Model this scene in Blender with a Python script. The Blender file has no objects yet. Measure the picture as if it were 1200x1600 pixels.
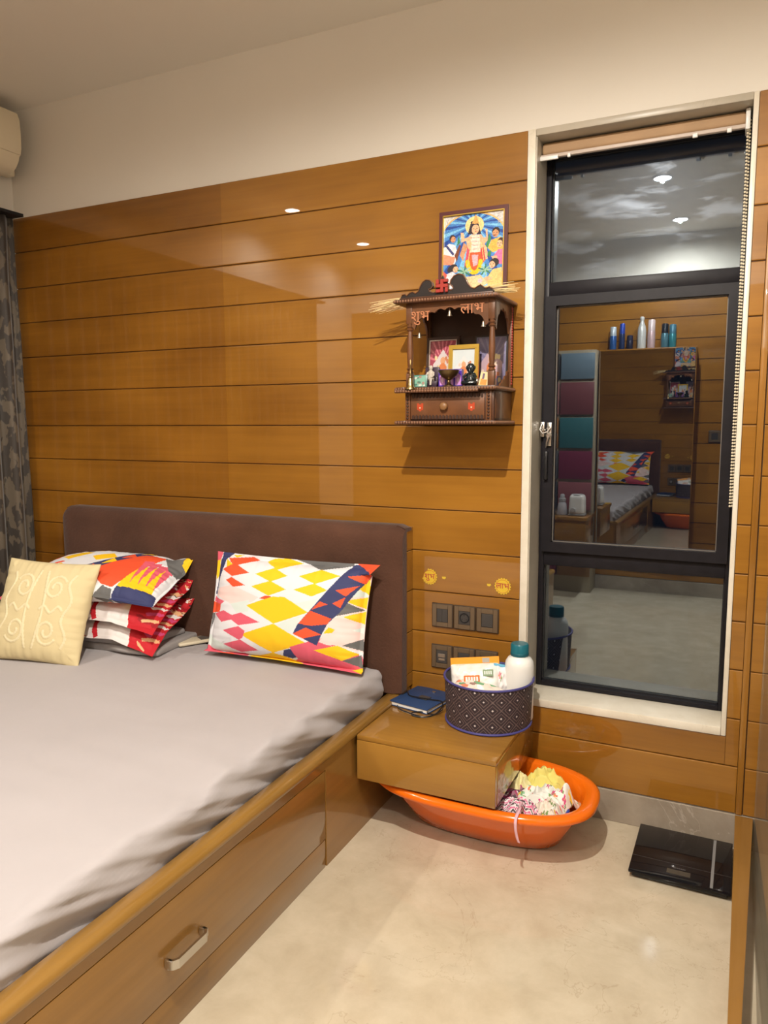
import bpy, bmesh, math, random
import numpy as np
from mathutils import Vector, Matrix, Euler, noise as mnoise

random.seed(7)
SC = bpy.context.scene
COL = SC.collection
PI = math.pi

# ------------------------------------------------------------------ camera
def make_camera():
    yaw, pitch, roll = -0.4425, -0.119206, -0.00331848
    cy, sy, cp, sp = math.cos(yaw), math.sin(yaw), math.cos(pitch), math.sin(pitch)
    fwd = Vector((sy * cp, cy * cp, sp))
    right = Vector((cy, -sy, 0))
    up = right.cross(fwd)
    cr, sr = math.cos(roll), math.sin(roll)
    r2 = cr * right + sr * up
    u2 = -sr * right + cr * up
    cam = bpy.data.cameras.new('camera')
    cam.sensor_fit = 'HORIZONTAL'
    cam.sensor_width = 36
    cam.lens = 36 * 1164.87 / 1200
    cam.clip_start = 0.02
    o = bpy.data.objects.new('camera', cam)
    COL.objects.link(o)
    m = Matrix.Identity(4)
    for i, v in enumerate((r2, u2, -fwd)):
        for j in range(3):
            m[j][i] = v[j]
    m.translation = (0, -2.5, 1.351)
    o.matrix_world = m
    SC.camera = o
make_camera()

# ------------------------------------------------------------------ world, exposure
w = bpy.data.worlds.new('night')
SC.world = w
w.use_nodes = True
w.node_tree.nodes['Background'].inputs[0].default_value = (0.010, 0.013, 0.020, 1)
w.node_tree.nodes['Background'].inputs[1].default_value = 1.0
vs = SC.view_settings
vs.view_transform = 'Standard'
vs.look = 'None'
vs.gamma = 1
vs.use_curve_mapping = False
vs.exposure = 0.0
LIGHT_POWER = 120.0
LIGHT_COLOR = (1.0, 0.925, 0.82)

# ------------------------------------------------------------------ helpers
def lin(c):
    return tuple((x / 255 / 12.92) if x / 255 <= 0.04045 else ((x / 255 + 0.055) / 1.055) ** 2.4 for x in c)

def link(o, parent=None):
    COL.objects.link(o)
    if parent is not None:
        o.parent = parent
    return o

def tag(o, label=None, cat=None, group=None, kind=None):
    if label: o['label'] = label
    if cat: o['category'] = cat
    if group: o['group'] = group
    if kind: o['kind'] = kind
    return o

def thing(name, label, cat, loc=(0, 0, 0), rot=(0, 0, 0), group=None, kind=None):
    o = bpy.data.objects.new(name, None)
    o.empty_display_size = 0.05
    o.location = loc
    o.rotation_euler = rot
    link(o)
    return tag(o, label, cat, group, kind)

class MB:
    """collects geometry for one mesh object"""
    def __init__(s):
        s.v, s.f, s.m = [], [], []
        s.mats = []
        s.cur = 0
        s.M = None
    def mat(s, m):
        if m not in s.mats: s.mats.append(m)
        s.cur = s.mats.index(m)
        return s
    def add(s, vs_, fs):
        n = len(s.v)
        if s.M is not None:
            vs_ = [tuple(s.M @ Vector(p)) for p in vs_]
        s.v += [tuple(p) for p in vs_]
        for f in fs:
            s.f.append(tuple(i + n for i in f)); s.m.append(s.cur)
        return s
    def bm(s, b):
        b.verts.ensure_lookup_table()
        b.verts.index_update()
        s.add([v.co[:] for v in b.verts], [[v.index for v in f.verts] for f in b.faces])
        b.free()
        return s
    def box(s, x0, x1, y0, y1, z0, z1, bev=0.0, seg=2):
        b = bmesh.new()
        bmesh.ops.create_cube(b, size=1)
        for v in b.verts:
            v.co = Vector(((x0 + x1) / 2 + v.co.x * (x1 - x0), (y0 + y1) / 2 + v.co.y * (y1 - y0), (z0 + z1) / 2 + v.co.z * (z1 - z0)))
        if bev > 0:
            bmesh.ops.bevel(b, geom=b.edges[:], offset=bev, segments=seg, profile=0.5, affect='EDGES', clamp_overlap=True)
        return s.bm(b)
    def lathe(s, prof, c=(0, 0, 0), n=24, cap=True, axis='Z', sx=1, sy=1):
        vs_, fs = [], []
        k = len(prof)
        for i in range(n):
            a = 2 * PI * i / n
            for r, z in prof:
                p = (r * math.cos(a) * sx, r * math.sin(a) * sy, z)
                if axis == 'Y': p = (p[0], -p[2], p[1])
                if axis == 'X': p = (p[2], p[0], p[1])
                vs_.append((c[0] + p[0], c[1] + p[1], c[2] + p[2]))
        for i in range(n):
            j = (i + 1) % n
            for q in range(k - 1):
                fs.append((i * k + q, j * k + q, j * k + q + 1, i * k + q + 1))
        if cap:
            if prof[0][0] > 1e-6: fs.append(tuple(i * k for i in reversed(range(n))))
            if prof[-1][0] > 1e-6: fs.append(tuple(i * k + k - 1 for i in range(n)))
        return s.add(vs_, fs)
    def tube(s, pts, r, n=8, closed=False):
        pts = [Vector(p) for p in pts]
        k = len(pts)
        rs = r if isinstance(r, (list, tuple)) else [r] * k
        vs_, fs = [], []
        prev = None
        for i, p in enumerate(pts):
            if closed: t = pts[(i + 1) % k] - pts[i - 1]
            else: t = pts[min(i + 1, k - 1)] - pts[max(i - 1, 0)]
            t.normalize()
            if prev is None:
                a = Vector((0, 0, 1)) if abs(t.z) < 0.9 else Vector((1, 0, 0))
                prev = (a - t * a.dot(t)).normalized()
            prev = (prev - t * prev.dot(t))
            prev = prev.normalized() if prev.length > 1e-6 else t.orthogonal().normalized()
            b = t.cross(prev)
            for j in range(n):
                an = 2 * PI * j / n
                vs_.append(p + (prev * math.cos(an) + b * math.sin(an)) * rs[i])
        for i in range(k if closed else k - 1):
            i2 = (i + 1) % k
            for j in range(n):
                j2 = (j + 1) % n
                fs.append((i * n + j, i * n + j2, i2 * n + j2, i2 * n + j))
        if not closed:
            fs.append(tuple(reversed(range(n))))
            fs.append(tuple((k - 1) * n + j for j in range(n)))
        return s.add(vs_, fs)
    def prism(s, poly, y0, y1, plane='XZ'):
        """extrude a 2-D outline between two depths"""
        n = len(poly)
        def P(a, b, d):
            return (a, d, b) if plane == 'XZ' else ((d, a, b) if plane == 'YZ' else (a, b, d))
        vs_ = [P(a, b, y0) for a, b in poly] + [P(a, b, y1) for a, b in poly]
        fs = [tuple(range(n)), tuple(reversed(range(n, 2 * n)))]
        for i in range(n):
            j = (i + 1) % n
            fs.append((j, i, i + n, j + n))
        return s.add(vs_, fs)
    def ball(s, c, r, n=10, sc=(1, 1, 1)):
        b = bmesh.new()
        bmesh.ops.create_uvsphere(b, u_segments=n, v_segments=max(6, n * 2 // 3), radius=r)
        for v in b.verts:
            v.co = Vector((c[0] + v.co.x * sc[0], c[1] + v.co.y * sc[1], c[2] + v.co.z * sc[2]))
        return s.bm(b)
    def grid(s, nu, nv, fn, wrap_u=False):
        vs_ = [fn(i / (nu if wrap_u else nu - 1), j / (nv - 1)) for i in range(nu) for j in range(nv)]
        fs = []
        for i in range(nu if wrap_u else nu - 1):
            i2 = (i + 1) % nu
            for j in range(nv - 1):
                fs.append((i * nv + j, i2 * nv + j, i2 * nv + j + 1, i * nv + j + 1))
        return s.add(vs_, fs)
    def mesh(s, name, smooth=None):
        me = bpy.data.meshes.new(name)
        me.from_pydata(s.v, [], s.f)
        for m in s.mats: me.materials.append(m)
        if len(s.mats) > 1:
            me.polygons.foreach_set('material_index', s.m)
        b = bmesh.new(); b.from_mesh(me)
        bmesh.ops.recalc_face_normals(b, faces=b.faces[:])
        b.to_mesh(me); b.free()
        if smooth is not None:
            me.polygons.foreach_set('use_smooth', [True] * len(me.polygons))
            if smooth < 180:
                me.set_sharp_from_angle(angle=math.radians(smooth))
        me.update()
        return me
    def build(s, name, m=None, parent=None, smooth=35, origin=True):
        if m is not None and not s.mats:
            s.mats = [m]
        me = s.mesh(name, smooth)
        o = bpy.data.objects.new(name, me)
        if parent is None and origin and len(s.v):
            xs = np.array(s.v)
            c = Vector(((xs[:, 0].min() + xs[:, 0].max()) / 2, (xs[:, 1].min() + xs[:, 1].max()) / 2, xs[:, 2].min()))
            me.transform(Matrix.Translation(-c))
            o.location = c
        link(o, parent)
        return o

def world_child(o, t):
    """geometry was given in world coordinates: keep it there under a moved parent"""
    o.parent = t
    o.matrix_parent_inverse = Matrix.LocRotScale(t.location, t.rotation_euler, None).inverted()
    return o

# ------------------------------------------------------------------ materials
def nodes(name):
    m = bpy.data.materials.new(name)
    m.use_nodes = True
    nt = m.node_tree
    return m, nt, nt.nodes['Principled BSDF']

def N(nt, typ, **kw):
    n = nt.nodes.new(typ)
    for k, v in kw.items():
        setattr(n, k, v)
    return n

def pmat(name, c, rough=0.5, metal=0.0, coat=0.0, spec=0.5, var=0.0, vscale=8.0, bump=0.0, bscale=60.0, trans=0.0, sheen=0.0, ior=1.45):
    m, nt, p = nodes(name)
    c4 = (*c, 1)
    p.inputs['Base Color'].default_value = c4
    p.inputs['Roughness'].default_value = rough
    p.inputs['Metallic'].default_value = metal
    p.inputs['Coat Weight'].default_value = coat
    p.inputs['Coat Roughness'].default_value = 0.06
    p.inputs['Specular IOR Level'].default_value = spec
    p.inputs['Transmission Weight'].default_value = trans
    p.inputs['Sheen Weight'].default_value = sheen
    p.inputs['IOR'].default_value = ior
    tc = N(nt, 'ShaderNodeTexCoord')
    if var > 0:
        n = N(nt, 'ShaderNodeTexNoise'); n.inputs['Scale'].default_value = vscale; n.inputs['Detail'].default_value = 4
        nt.links.new(tc.outputs['Object'], n.inputs['Vector'])
        mr = N(nt, 'ShaderNodeMapRange')
        mr.inputs['From Min'].default_value = 0.3; mr.inputs['From Max'].default_value = 0.7
        mr.inputs['To Min'].default_value = 1 - var; mr.inputs['To Max'].default_value = 1 + var
        nt.links.new(n.outputs['Fac'], mr.inputs['Value'])
        mx = N(nt, 'ShaderNodeVectorMath', operation='SCALE')
        mx.inputs[0].default_value = c
        nt.links.new(mr.outputs[0], mx.inputs['Scale'])
        nt.links.new(mx.outputs[0], p.inputs['Base Color'])
    if bump > 0:
        n = N(nt, 'ShaderNodeTexNoise'); n.inputs['Scale'].default_value = bscale; n.inputs['Detail'].default_value = 3
        nt.links.new(tc.outputs['Object'], n.inputs['Vector'])
        b = N(nt, 'ShaderNodeBump'); b.inputs['Strength'].default_value = bump; b.inputs['Distance'].default_value = 0.01
        nt.links.new(n.outputs['Fac'], b.inputs['Height'])
        nt.links.new(b.outputs[0], p.inputs['Normal'])
    return m

def wood(name, c1, c2, grain='X', rough=0.34, coat=1.0, rnd=0.10, fine=26.0):
    """lacquered veneer: long grain streaks, broad figure, a tone of its own per board"""
    m, nt, p = nodes(name)
    g = N(nt, 'ShaderNodeNewGeometry')
    mp = N(nt, 'ShaderNodeMapping')
    sc = {'X': (0.8, fine, fine), 'Y': (fine, 0.8, fine), 'Z': (fine, fine, 0.8)}[grain]
    mp.inputs['Scale'].default_value = sc
    nt.links.new(g.outputs['Position'], mp.inputs['Vector'])
    n1 = N(nt, 'ShaderNodeTexNoise'); n1.inputs['Scale'].default_value = 1.6; n1.inputs['Detail'].default_value = 7; n1.inputs['Roughness'].default_value = 0.62
    nt.links.new(mp.outputs[0], n1.inputs['Vector'])
    mp2 = N(nt, 'ShaderNodeMapping')
    mp2.inputs['Scale'].default_value = {'X': (0.9, 2.4, 2.4), 'Y': (2.4, 0.9, 2.4), 'Z': (2.4, 2.4, 0.9)}[grain]
    nt.links.new(g.outputs['Position'], mp2.inputs['Vector'])
    n2 = N(nt, 'ShaderNodeTexNoise'); n2.inputs['Scale'].default_value = 1.7; n2.inputs['Detail'].default_value = 3
    nt.links.new(mp2.outputs[0], n2.inputs['Vector'])
    oi = N(nt, 'ShaderNodeObjectInfo')
    a = N(nt, 'ShaderNodeMath', operation='MULTIPLY'); a.inputs[1].default_value = 0.40
    nt.links.new(n1.outputs['Fac'], a.inputs[0])
    b = N(nt, 'ShaderNodeMath', operation='MULTIPLY_ADD'); b.inputs[1].default_value = 0.90
    nt.links.new(n2.outputs['Fac'], b.inputs[0]); nt.links.new(a.outputs[0], b.inputs[2])
    c = N(nt, 'ShaderNodeMath', operation='MULTIPLY_ADD'); c.inputs[1].default_value = rnd
    nt.links.new(oi.outputs['Random'], c.inputs[0]); nt.links.new(b.outputs[0], c.inputs[2])
    r = N(nt, 'ShaderNodeMapRange'); r.inputs['From Min'].default_value = 0.45; r.inputs['From Max'].default_value = 0.90
    nt.links.new(c.outputs[0], r.inputs['Value'])
    mx = N(nt, 'ShaderNodeMix', data_type='RGBA')
    mx.inputs[6].default_value = (*c1, 1); mx.inputs[7].default_value = (*c2, 1)
    nt.links.new(r.outputs[0], mx.inputs[0])
    nt.links.new(mx.outputs[2], p.inputs['Base Color'])
    p.inputs['Roughness'].default_value = rough
    p.inputs['Coat Weight'].default_value = coat
    p.inputs['Coat Roughness'].default_value = 0.018
    p.inputs['Specular IOR Level'].default_value = 0.25
    bp = N(nt, 'ShaderNodeBump'); bp.inputs['Strength'].default_value = 0.015; bp.inputs['Distance'].default_value = 0.01
    nt.links.new(n2.outputs['Fac'], bp.inputs['Height'])
    nt.links.new(bp.outputs[0], p.inputs['Normal'])
    nt.links.new(bp.outputs[0], p.inputs['Coat Normal'])
    return m

def print_mat(name, rough=0.7, coat=0.0, bump=0.0, bscale=400):
    """colours come from the printed design stored on the mesh"""
    m, nt, p = nodes(name)
    a = N(nt, 'ShaderNodeVertexColor', layer_name='print')
    nt.links.new(a.outputs[0], p.inputs['Base Color'])
    p.inputs['Roughness'].default_value = rough
    p.inputs['Coat Weight'].default_value = coat
    p.inputs['Coat Roughness'].default_value = 0.05
    if bump:
        tc = N(nt, 'ShaderNodeTexCoord')
        n = N(nt, 'ShaderNodeTexNoise'); n.inputs['Scale'].default_value = bscale
        nt.links.new(tc.outputs['Object'], n.inputs['Vector'])
        b = N(nt, 'ShaderNodeBump'); b.inputs['Strength'].default_value = bump; b.inputs['Distance'].default_value = 0.005
        nt.links.new(n.outputs['Fac'], b.inputs['Height']); nt.links.new(b.outputs[0], p.inputs['Normal'])
    return m

def marble(name, c1, c2, vein, rough=0.12, scale=1.0, vamt=0.5):
    m, nt, p = nodes(name)
    g = N(nt, 'ShaderNodeNewGeometry')
    n1 = N(nt, 'ShaderNodeTexNoise'); n1.inputs['Scale'].default_value = 3.0 * scale; n1.inputs['Detail'].default_value = 8; n1.inputs['Roughness'].default_value = 0.65; n1.inputs['Distortion'].default_value = 0.25
    nt.links.new(g.outputs['Position'], n1.inputs['Vector'])
    r = N(nt, 'ShaderNodeMapRange'); r.inputs['From Min'].default_value = 0.35; r.inputs['From Max'].default_value = 0.65
    nt.links.new(n1.outputs['Fac'], r.inputs['Value'])
    mx = N(nt, 'ShaderNodeMix', data_type='RGBA'); mx.inputs[6].default_value = (*c1, 1); mx.inputs[7].default_value = (*c2, 1)
    nt.links.new(r.outputs[0], mx.inputs[0])
    # hairline veins where a warped noise crosses its middle value
    n2 = N(nt, 'ShaderNodeTexNoise'); n2.inputs['Scale'].default_value = 1.15 * scale; n2.inputs['Detail'].default_value = 6; n2.inputs['Roughness'].default_value = 0.6; n2.inputs['Distortion'].default_value = 0.6
    nt.links.new(g.outputs['Position'], n2.inputs['Vector'])
    s = N(nt, 'ShaderNodeMath', operation='SUBTRACT'); s.inputs[1].default_value = 0.44
    nt.links.new(n2.outputs['Fac'], s.inputs[0])
    ab = N(nt, 'ShaderNodeMath', operation='ABSOLUTE'); nt.links.new(s.outputs[0], ab.inputs[0])
    r2 = N(nt, 'ShaderNodeMapRange'); r2.inputs['From Min'].default_value = 0.0; r2.inputs['From Max'].default_value = 0.004
    r2.inputs['To Min'].default_value = vamt; r2.inputs['To Max'].default_value = 0.0
    nt.links.new(ab.outputs[0], r2.inputs['Value'])
    mx2 = N(nt, 'ShaderNodeMix', data_type='RGBA'); mx2.inputs[7].default_value = (*vein, 1)
    nt.links.new(r2.outputs[0], mx2.inputs[0]); nt.links.new(mx.outputs[2], mx2.inputs[6])
    nt.links.new(mx2.outputs[2], p.inputs['Base Color'])
    p.inputs['Roughness'].default_value = rough
    p.inputs['Specular IOR Level'].default_value = 0.5
    return m

def emit(name, c, s):
    m, nt, p = nodes(name)
    p.inputs['Base Color'].default_value = (0.8, 0.8, 0.8, 1)
    p.inputs['Emission Color'].default_value = (*c, 1)
    p.inputs['Emission Strength'].default_value = s
    return m

def window_glass(name, refl, tint, smear=0.0):
    """coated pane: part mirror, part clear to the night outside; smears are dried wiping marks"""
    m = bpy.data.materials.new(name); m.use_nodes = True
    nt = m.node_tree; nt.nodes.clear()
    out = N(nt, 'ShaderNodeOutputMaterial')
    gl = N(nt, 'ShaderNodeBsdfGlossy'); gl.inputs['Roughness'].default_value = 0.0; gl.inputs['Color'].default_value = (*tint, 1)
    tr = N(nt, 'ShaderNodeBsdfTransparent'); tr.inputs['Color'].default_value = (0.6, 0.65, 0.7, 1)
    mix = N(nt, 'ShaderNodeMixShader'); mix.inputs[0].default_value = refl
    nt.links.new(tr.outputs[0], mix.inputs[1]); nt.links.new(gl.outputs[0], mix.inputs[2])
    last = mix
    if smear > 0:
        g = N(nt, 'ShaderNodeNewGeometry')
        mp = N(nt, 'ShaderNodeMapping'); mp.inputs['Scale'].default_value = (3.0, 1, 13.0); mp.inputs['Rotation'].default_value = (0, 0.6, 0)
        nt.links.new(g.outputs['Position'], mp.inputs['Vector'])
        n = N(nt, 'ShaderNodeTexNoise'); n.inputs['Scale'].default_value = 1.3; n.inputs['Detail'].default_value = 9; n.inputs['Roughness'].default_value = 0.65; n.inputs['Distortion'].default_value = 0.35
        nt.links.new(mp.outputs[0], n.inputs['Vector'])
        r = N(nt, 'ShaderNodeMapRange'); r.inputs['From Min'].default_value = 0.52; r.inputs['From Max'].default_value = 0.78
        r.inputs['To Min'].default_value = smear * 0.12; r.inputs['To Max'].default_value = smear
        nt.links.new(n.outputs['Fac'], r.inputs['Value'])
        g2 = N(nt, 'ShaderNodeBsdfGlossy'); g2.inputs['Roughness'].default_value = 0.32; g2.inputs['Color'].default_value = (0.75, 0.85, 1.0, 1)
        df = N(nt, 'ShaderNodeBsdfDiffuse'); df.inputs['Color'].default_value = (0.30, 0.36, 0.45, 1)
        m3 = N(nt, 'ShaderNodeMixShader'); m3.inputs[0].default_value = 0.5
        nt.links.new(g2.outputs[0], m3.inputs[1]); nt.links.new(df.outputs[0], m3.inputs[2])
        m2 = N(nt, 'ShaderNodeMixShader')
        nt.links.new(r.outputs[0], m2.inputs[0]); nt.links.new(mix.outputs[0], m2.inputs[1]); nt.links.new(m3.outputs[0], m2.inputs[2])
        last = m2
    nt.links.new(last.outputs[0], out.inputs[0])
    return m

WOODC1, WOODC2 = (0.185, 0.072, 0.007), (0.330, 0.146, 0.017)
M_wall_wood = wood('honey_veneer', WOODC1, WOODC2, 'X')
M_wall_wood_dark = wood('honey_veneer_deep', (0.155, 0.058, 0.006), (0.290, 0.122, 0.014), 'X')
M_bed_wood = wood('bed_veneer', (0.170, 0.080, 0.016), (0.28, 0.140, 0.032), 'Y')
M_ns_wood = wood('nightstand_veneer', (0.20, 0.090, 0.014), (0.34, 0.168, 0.030), 'X')
M_up_wood = wood('upright_veneer', WOODC1, WOODC2, 'Z')
M_groove = pmat('groove_brown', (0.075, 0.030, 0.008), 0.6)  # dark brown backing seen between boards and round the drawer front
M_paint = pmat('cream_paint', (0.70, 0.66, 0.59), 0.75, var=0.02, vscale=2, bump=0.02, bscale=120)
M_ceil = pmat('ceiling_paint', (0.76, 0.72, 0.64), 0.8)
M_floor = marble('floor_marble', (0.47, 0.40, 0.29), (0.56, 0.49, 0.37), (0.26, 0.18, 0.10), 0.09, 2.4, 0.26)
M_skirt = marble('skirting_marble', (0.26, 0.215, 0.165), (0.37, 0.315, 0.25), (0.60, 0.53, 0.45), 0.14, 1.6, 0.35)
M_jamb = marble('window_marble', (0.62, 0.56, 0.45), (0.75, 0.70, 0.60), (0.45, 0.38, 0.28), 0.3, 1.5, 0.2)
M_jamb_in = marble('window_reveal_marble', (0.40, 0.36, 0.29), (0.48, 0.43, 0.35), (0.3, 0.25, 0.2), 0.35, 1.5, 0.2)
M_alu = pmat('dark_aluminium', (0.012, 0.011, 0.014), 0.42, 0.0, spec=0.22, var=0.15, vscale=30)
M_gasket = pmat('black_gasket', (0.01, 0.01, 0.012), 0.6)
M_glass_up = window_glass('upper_pane_glass', 0.18, (0.82, 0.92, 1.0), 0.09)
M_glass_mid = window_glass('sash_glass', 0.16, (0.86, 0.93, 1.0))
M_glass_low = window_glass('lower_pane_glass', 0.25, (0.78, 0.90, 1.0))
M_steel = pmat('brushed_steel', (0.62, 0.60, 0.57), 0.28, 1.0)
M_chrome = pmat('chrome', (0.75, 0.74, 0.72), 0.12, 1.0)
M_white_pl = pmat('white_plastic', (0.76, 0.75, 0.72), 0.35)
M_cream_pl = pmat('cream_plastic', (0.70, 0.62, 0.46), 0.35)
M_black_pl = pmat('black_plastic', (0.012, 0.012, 0.014), 0.35)
M_mirror = pmat('mirror_silver', (0.86, 0.87, 0.88), 0.01, 1.0)
M_bronze_mirror = pmat('bronze_mirror', (0.78, 0.66, 0.50), 0.03, 1.0)
M_up = pmat('brown_velvet', (0.080, 0.036, 0.022), 0.9, sheen=0.12, spec=0.2, var=0.22, vscale=5, bump=0.25, bscale=90)
M_sheet = pmat('mauve_grey_sheet', (0.395, 0.368, 0.378), 0.8, var=0.03, vscale=3, bump=0.12, bscale=14, sheen=0.2)
M_print = print_mat('printed_cotton', 0.75, bump=0.05)
M_gloss_print = print_mat('glossy_print', 0.3, 0.5)
M_dwood = pmat('dark_carved_wood', (0.070, 0.026, 0.012), 0.42, var=0.3, vscale=14, coat=0.25)
M_dwood2 = pmat('shrine_panel_wood', (0.125, 0.047, 0.017), 0.40, var=0.25, vscale=18, coat=0.25)
M_dwood3 = pmat('shrine_back_wood', (0.040, 0.017, 0.010), 0.5, var=0.2, vscale=12)
M_bead = pmat('carved_bead_wood', (0.20, 0.095, 0.050), 0.5)
M_brass = pmat('old_brass', (0.42, 0.30, 0.13), 0.32, 1.0)
M_gold = pmat('gold_leaf', (0.62, 0.42, 0.08), 0.3, 0.85)
M_text_or = pmat('carved_orange_paint', (0.42, 0.16, 0.07), 0.6)
M_red = pmat('red_lacquer', (0.30, 0.030, 0.022), 0.4)
M_black_lac = pmat('black_lacquer', (0.018, 0.014, 0.014), 0.35)

# ------------------------------------------------------------------ print designs (flat print on cloth, paper and card)
class Img:
    def __init__(s, w_, h_, base):
        s.w, s.h = w_, h_
        s.a = np.empty((h_, w_, 3)); s.a[:] = lin(base)
        ys, xs = np.mgrid[0:h_, 0:w_]
        s.u = (xs + 0.5) / w_
        s.v = (ys + 0.5) / h_
        s.T = None
    def pt(s, p):
        return s.T(p) if s.T else p
    def poly(s, pts, c):
        pts = [s.pt(p) for p in pts]
        ins = np.zeros(s.u.shape, bool)
        n = len(pts)
        for i in range(n):
            (x0, y0), (x1, y1) = pts[i], pts[(i + 1) % n]
            if y0 == y1: continue
            cond = ((y0 <= s.v) & (s.v < y1)) | ((y1 <= s.v) & (s.v < y0))
            xi = x0 + (s.v - y0) * (x1 - x0) / (y1 - y0)
            ins ^= cond & (s.u < xi)
        s.a[ins] = lin(c)
        return s
    def ell(s, c, rx, ry, col, rot=0.0):
        c = s.pt(c)
        dx, dy = s.u - c[0], s.v - c[1]
        ca, sa = math.cos(rot), math.sin(rot)
        x, y = dx * ca + dy * sa, -dx * sa + dy * ca
        s.a[(x / rx) ** 2 + (y / ry) ** 2 < 1] = lin(col)
        return s
    def line(s, p, q, wd, col):
        p, q = s.pt(p), s.pt(q)
        dx, dy = q[0] - p[0], q[1] - p[1]
        L = math.hypot(dx, dy) or 1e-6
        nx_, ny_ = -dy / L * wd / 2, dx / L * wd / 2
        T = s.T; s.T = None
        s.poly([(p[0] + nx_, p[1] + ny_), (q[0] + nx_, q[1] + ny_), (q[0] - nx_, q[1] - ny_), (p[0] - nx_, p[1] - ny_)], col)
        s.T = T
        return s

def quad_map(tl, tr, br, bl):
    """maps a point of a skewed rectangle to (u, v), v = 0 at the bottom"""
    A = []
    B = []
    for (x, y), (u, v) in zip((tl, tr, br, bl), ((0, 1), (1, 1), (1, 0), (0, 0))):
        A.append([x, y, 1, 0, 0, 0, -u * x, -u * y]); B.append(u)
        A.append([0, 0, 0, x, y, 1, -v * x, -v * y]); B.append(v)
    h = np.linalg.solve(np.array(A, float), np.array(B, float))
    def f(p):
        x, y = p
        d = h[6] * x + h[7] * y + 1
        return ((h[0] * x + h[1] * y + h[2]) / d, (h[3] * x + h[4] * y + h[5]) / d)
    return f

def colour_faces(me, cols):
    """cols: one rgb for each face"""
    at = me.color_attributes.new('print', 'FLOAT_COLOR', 'CORNER')
    n = np.empty(len(me.polygons), np.int32); me.polygons.foreach_get('loop_total', n)
    c = np.repeat(np.concatenate([cols, np.ones((len(cols), 1))], 1), n, axis=0)
    at.data.foreach_set('color', c.astype(np.float32).ravel())

def raw_mesh(name, v, f, m, cols=None, smooth=True):
    me = bpy.data.meshes.new(name)
    me.from_pydata([tuple(p) for p in v], [], f)
    me.materials.append(m)
    if smooth: me.polygons.foreach_set('use_smooth', [True] * len(me.polygons))
    if cols is not None: colour_faces(me, cols)
    me.update()
    return me

def print_panel(name, img, w_, h_, m, parent, M=None):
    """flat printed sheet, origin bottom-left, in the X-Z plane facing -Y"""
    nx, ny = img.w, img.h
    v = [(w_ * i / nx, 0, h_ * j / ny) for j in range(ny + 1) for i in range(nx + 1)]
    if M is not None: v = [M @ Vector(p) for p in v]
    f = [(j * (nx + 1) + i, j * (nx + 1) + i + 1, (j + 1) * (nx + 1) + i + 1, (j + 1) * (nx + 1) + i) for j in range(ny) for i in range(nx)]
    o = bpy.data.objects.new(name, raw_mesh(name, v, f, m, img.a.reshape(-1, 3), False))
    return link(o, parent)

def text_mesh(body, size, depth, M, m, name, parent, align='CENTER'):
    c = bpy.data.curves.new('lettering', 'FONT')
    c.body = body; c.size = size; c.extrude = depth; c.align_x = align; c.align_y = 'CENTER'; c.resolution_u = 3
    o = bpy.data.objects.new('lettering', c)
    COL.objects.link(o)
    bpy.context.view_layer.update()
    me = bpy.data.meshes.new_from_object(o.evaluated_get(bpy.context.evaluated_depsgraph_get()))
    bpy.data.objects.remove(o)
    bpy.data.curves.remove(c)
    me.materials.clear(); me.materials.append(m)
    me.transform(M)
    o = bpy.data.objects.new(name, me)
    return link(o, parent)

UPRIGHT = Matrix(((1, 0, 0, 0), (0, 0, -1, 0), (0, 1, 0, 0), (0, 0, 0, 1)))   # lettering x-y plane -> wall x-z plane facing -Y
def on_wall(x, y, z): return Matrix.Translation((x, y, z)) @ UPRIGHT

def nz(p, s=1.0, seed=0.0):
    return mnoise.noise(Vector((p[0] * s + seed, p[1] * s - seed * 1.7, p[2] * s + seed * 0.6)))

def soft_box(w_, d, h, r, n=(30, 30, 10), disp=None):
    """box with rolled edges on a fine grid; origin centre bottom"""
    mb = MB()
    hx, hy, hz = w_ / 2, d / 2, h / 2
    def rnd(p):
        q = Vector((max(-hx + r, min(hx - r, p[0])), max(-hy + r, min(hy - r, p[1])), max(-hz + r, min(hz - r, p[2]))))
        e = Vector(p) - q
        nrm = e.normalized() if e.length > 1e-9 else Vector((0, 0, 1))
        o = q + nrm * min(r, r)
        if disp:
            o = o + disp(o, nrm)
        return (o.x, o.y, o.z + hz)
    def face(a, b, fixed, val, na, nb):
        def fn(s_, t_):
            p = [0, 0, 0]
            p[a] = (-1 + 2 * s_) * (hx, hy, hz)[a]
            p[b] = (-1 + 2 * t_) * (hx, hy, hz)[b]
            p[fixed] = val * (hx, hy, hz)[fixed]
            return rnd(p)
        mb.grid(na, nb, fn)
    for val in (-1, 1):
        face(0, 1, 2, val, n[0], n[1]); face(0, 2, 1, val, n[0], n[2]); face(1, 2, 0, val, n[1], n[2])
    b = bmesh.new()
    vv = [b.verts.new(p) for p in mb.v]
    for f in mb.f:
        try: b.faces.new([vv[i] for i in f])
        except ValueError: pass
    bmesh.ops.remove_doubles(b, verts=b.verts[:], dist=1e-5)
    out = MB(); out.bm(b)
    return out

# ================================================================== THE ROOM
XL, XR, YF, ZC = -3.075, 0.75, -3.35, 2.753
PT = 2.289           # top of the panelling
GZ = [0.112, 0.267, 0.423, 0.5815, 0.736, 0.886, 1.038, 1.188, 1.3415, 1.5013, 1.659, 1.817, 1.974, 2.1356, PT]
def struct(name, mb, m, smooth=35):
    o = mb.build(name, m, None, smooth, origin=False)
    o['kind'] = 'structure'
    return o

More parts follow.
